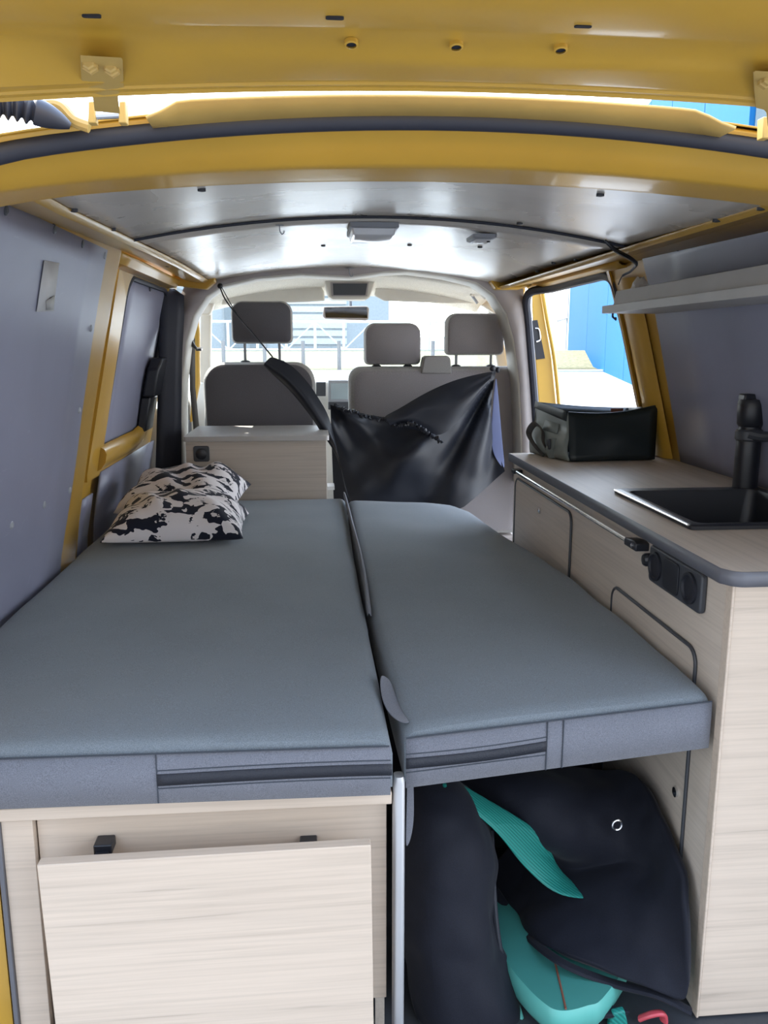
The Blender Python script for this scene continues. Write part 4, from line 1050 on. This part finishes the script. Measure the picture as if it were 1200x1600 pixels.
# ------------------------------------------------------------------ outside
gr = MB(); rows = []
for y in [-60,-10,0,6,12,18,26,28,34,60,140]:
    h = -.55 if y < 10 else -.55 + (y-10)*.040
    if y > 32: h = .35 + (y-34)*.02
    rows.append([(x, y, h if True else 0) for x in (-80,-30,-10,0,10,30,80)])
struct(obj('ground', MB().grid(rows), M['asphalt']))
for nm, x0, x1, y0, y1 in (('road',-30,22,6.2,28.5),('pavement',2.2,22,-2,6.15)):
    struct(obj(nm, MB().grid([[(x,y,-.535+max(0,y-10)*.040) for x in (x0,x1)] for y in ((y0,10,y1) if y1 > 10 else (y0,y1))]), M['concrete'], solid=.02, off=0))
gh_ = lambda y: -.55 + max(0, y-10)*.040
o = obj('verge', MB().grid([[(x,y,gh_(y)+.02+(.5 if y > 31 else 0)) for x in zs(-22,16,20)] for y in (29.5,31,33.5)]), M['verge'], solid=.05); struct(o)
o = obj('kerb', MB().box((-22,28.6,gh_(28.8)-.1),(16,29.2,gh_(29)+.08)), M['whitewall']); struct(o)
for i, (u, lab) in enumerate(((350,'left of the single seat headrest'),(414,'between the posts of the single seat headrest'),(474,'just right of the single seat headrest'),(530,'left of the middle headrest'),(676,'seen between the two bench headrests'))):
    p = at(u, 575, y=29.6); z0 = gh_(29.6)
    o = obj('bollard', MB().tube([(p.x,29.6,z0),(p.x,29.6,z0+1.05)], .07, 10), M['postgrey'])
    tag(o, 'pale roadside post seen through the windscreen ' + lab, 'bollard', 'posts along the road')
# crossed steel railing
rl = thing('railing', 'pale steel railing with crossed bars beyond the road', 'railing', (-1,34,.4))
z0 = .95; b = MB()
for x in zs(-9,7,14): obj('upright', MB().tube([(x,34,.35),(x,34,2.05)], .05, 8), M['whitewall'], rl)

for z in (2.05,.95): obj('rail', MB().tube([(-9.5,34,z),(7.5,34,z)], .05, 8), M['whitewall'], rl)
b = MB()
xs = zs(-9,7,14)
for i in range(14):
    a, c = xs[i], xs[i+1]; 
    obj('cross_bar', MB().tube([(a,34.1,.95 if i % 2 else 2.05),(c,34.1,2.05 if i % 2 else .95)], .03, 6), M['whitewall'], rl)

# far building with horizontal cladding
fb = thing('building', 'pale blue grey clad building beyond the railing', 'building', (-4,46,0), 'buildings outside')
obj('wall', MB().box((-14,46,-1),(4.2,56,7.5)), M['greywall'], fb)
for (x0,x1) in ((-11.4,-9.9),(-1.3,1.9),):
    for k in range(12): obj('cladding_band', MB().box((x0,45.9,1.2+k*.42),(x1,45.98,1.5+k*.42)), M['slat'], fb)
for (x0,x1) in ((-9.2,-8.0),(-4.6,-3.6),(-3.3,-2.4),(-12.8,-11.9)): 
    w_ = obj('window', MB().box((x0,45.9,1.0),(x1,45.97,5.5)), M['darkglass'], fb)
obj('sign', MB().box((-2.9,45.8,3.0),(-1.5,45.88,3.4)), M['whitewall'], fb)
# blue clad building on the right
ab = math.radians(10.5)
p1 = at(985,632,z=-.55); dirv = Vector((math.sin(ab), math.cos(ab), 0)); nrm_ = Vector((math.cos(ab), -math.sin(ab), 0))
bl = thing('building', 'blue metal clad building seen through the side door opening', 'building', (p1.x,p1.y,-.55), 'buildings outside')
def wallseg(a, b_, z0, z1, mat, name, th=.3, back=0):
    A_ = p1 + dirv*a + nrm_*back; B_ = p1 + dirv*b_ + nrm_*back
    return obj(name, MB().prism([(A_.x,A_.y,z0),(B_.x,B_.y,z0),(B_.x,B_.y,z1),(A_.x,A_.y,z1)], nrm_*th), mat, bl, smooth=0)
def along(u, v=520):
    d = RT*((u-600)/F)+UP*((800-v)/F)+FW
    # solve CAM + k d = p1 + a dirv in xy
    det = d.x*(-dirv.y) - d.y*(-dirv.x)
    rx_, ry_ = p1.x-CAM.x, p1.y-CAM.y
    k = (rx_*(-dirv.y) - ry_*(-dirv.x))/det
    a = (d.x*ry_ - d.y*rx_)/det
    return a
aw = along(888)
edges = [-9,-6,-3,-.5, along(975,560), along(945,560), along(916,540), aw]
for e0, e1 in zip(edges, edges[1:]): wallseg(e0+.02, e1-.02, -.40, 7.5, M['bluewall'], 'cladding_panel')
wallseg(-9, aw, -.40, 7.4, M['darkglass'], 'backing', .3, .1)
wallseg(-9.0, aw+14, -.56, -.40, M['whitewall'], 'plinth', .4, -.05)
wallseg(aw, aw+14, -.40, 7.5, M['whitewall'], 'rendered_wall')
wallseg(aw+.5, aw+.9, -.40, 2.4, M['greywall'], 'door_frame', .2, -.05)
wallseg(aw+.3, aw+5.5, 2.4, 5.4, M['white'], 'sign_board', .12, -.14)
# open passenger front door outside
pd = bpy.data.objects.new('door_3', None); C.objects.link(pd); struct(pd)
dp = [(830,440),(843,440),(852,500),(862,560),(870,640),(874,720),(845,720),(842,640),(836,560),(832,500)]
D0 = [at(u,v,y=3.95) for u,v in dp]
obj('door_body', MB().prism(D0, (.25,.85,0)), M['yellow'], pd, bevel=.006)
e = MB().tube(catmull([at(847,452,y=3.935),at(856,505,y=3.935),at(866,560,y=3.935),at(874,640,y=3.935),at(878,720,y=3.935)],5), .012, 10, .7)
obj('door_edge', e, M['yellow'], pd)
lk = obj('lock', MB().prism([at(u,v,y=3.945) for u,v in ((830,501),(840,500),(852,560),(838,562))], (0,.01,0)), M['black'], pd, bevel=.002)
b = MB(); b.tube(catmull([at(836,513,y=3.94),at(842,515,y=3.94),at(844,530,y=3.94),at(838,534,y=3.94)],5), .004, 8); obj('latch_claw', b, M['chrome'], lk)

# ------------------------------------------------------------------ light, world, camera
SUN = Vector((-.40,.42,.82))
w = bpy.data.worlds.new('sky'); SC.world = w; w.use_nodes = True
nt = w.node_tree; bg = nt.nodes['Background']
tc = N(nt, 'ShaderNodeTexCoord'); sx_ = N(nt, 'ShaderNodeSeparateXYZ'); nt.links.new(tc.outputs['Generated'], sx_.inputs[0])
c = ramp(nt, sx_.outputs['Z'], [(0,(.97,.98,1.0)),(.25,(.78,.88,1.0)),(1,(.45,.64,1.0))])
# clear sky: brighter around the sun ahead of the van, dimmer behind
vd = N(nt, 'ShaderNodeVectorMath', operation='DOT_PRODUCT'); nt.links.new(tc.outputs['Generated'], vd.inputs[0]); vd.inputs[1].default_value = Vector((.30,.92,.25)).normalized()
mr_ = N(nt, 'ShaderNodeMapRange'); nt.links.new(vd.outputs['Value'], mr_.inputs[0])
mr_.inputs[1].default_value = -.9; mr_.inputs[2].default_value = 1; mr_.inputs[3].default_value = 1.0; mr_.inputs[4].default_value = 6.0
nt.links.new(c, bg.inputs['Color']); nt.links.new(mr_.outputs[0], bg.inputs['Strength'])
sun = bpy.data.lights.new('sun', 'SUN'); sun.energy = 7; sun.angle = .01; sun.color = (1,.95,.87)
so = bpy.data.objects.new('sun', sun); C.objects.link(so)
so.rotation_euler = SUN.to_track_quat('Z','Y').to_euler()
cam = bpy.data.cameras.new('camera'); co = bpy.data.objects.new('camera', cam); C.objects.link(co)
cam.sensor_fit = 'HORIZONTAL'; cam.sensor_width = 36; cam.lens = 36*F/1200; cam.clip_start = .02; cam.clip_end = 500
co.location = CAM
co.rotation_euler = Matrix((RT, UP, -FW)).transposed().to_euler()
SC.camera = co
vs = SC.view_settings
SC.display_settings.display_device = 'sRGB'
vs.view_transform = 'Standard'; vs.look = 'None'; vs.gamma = 1; vs.use_curve_mapping = False; vs.exposure = 0.8
SC.cycles.max_bounces = 12; SC.cycles.diffuse_bounces = 6; SC.cycles.glossy_bounces = 5; SC.cycles.transparent_max_bounces = 12
SC.cycles.use_denoising = True
SC.cycles.sample_clamp_indirect = 8
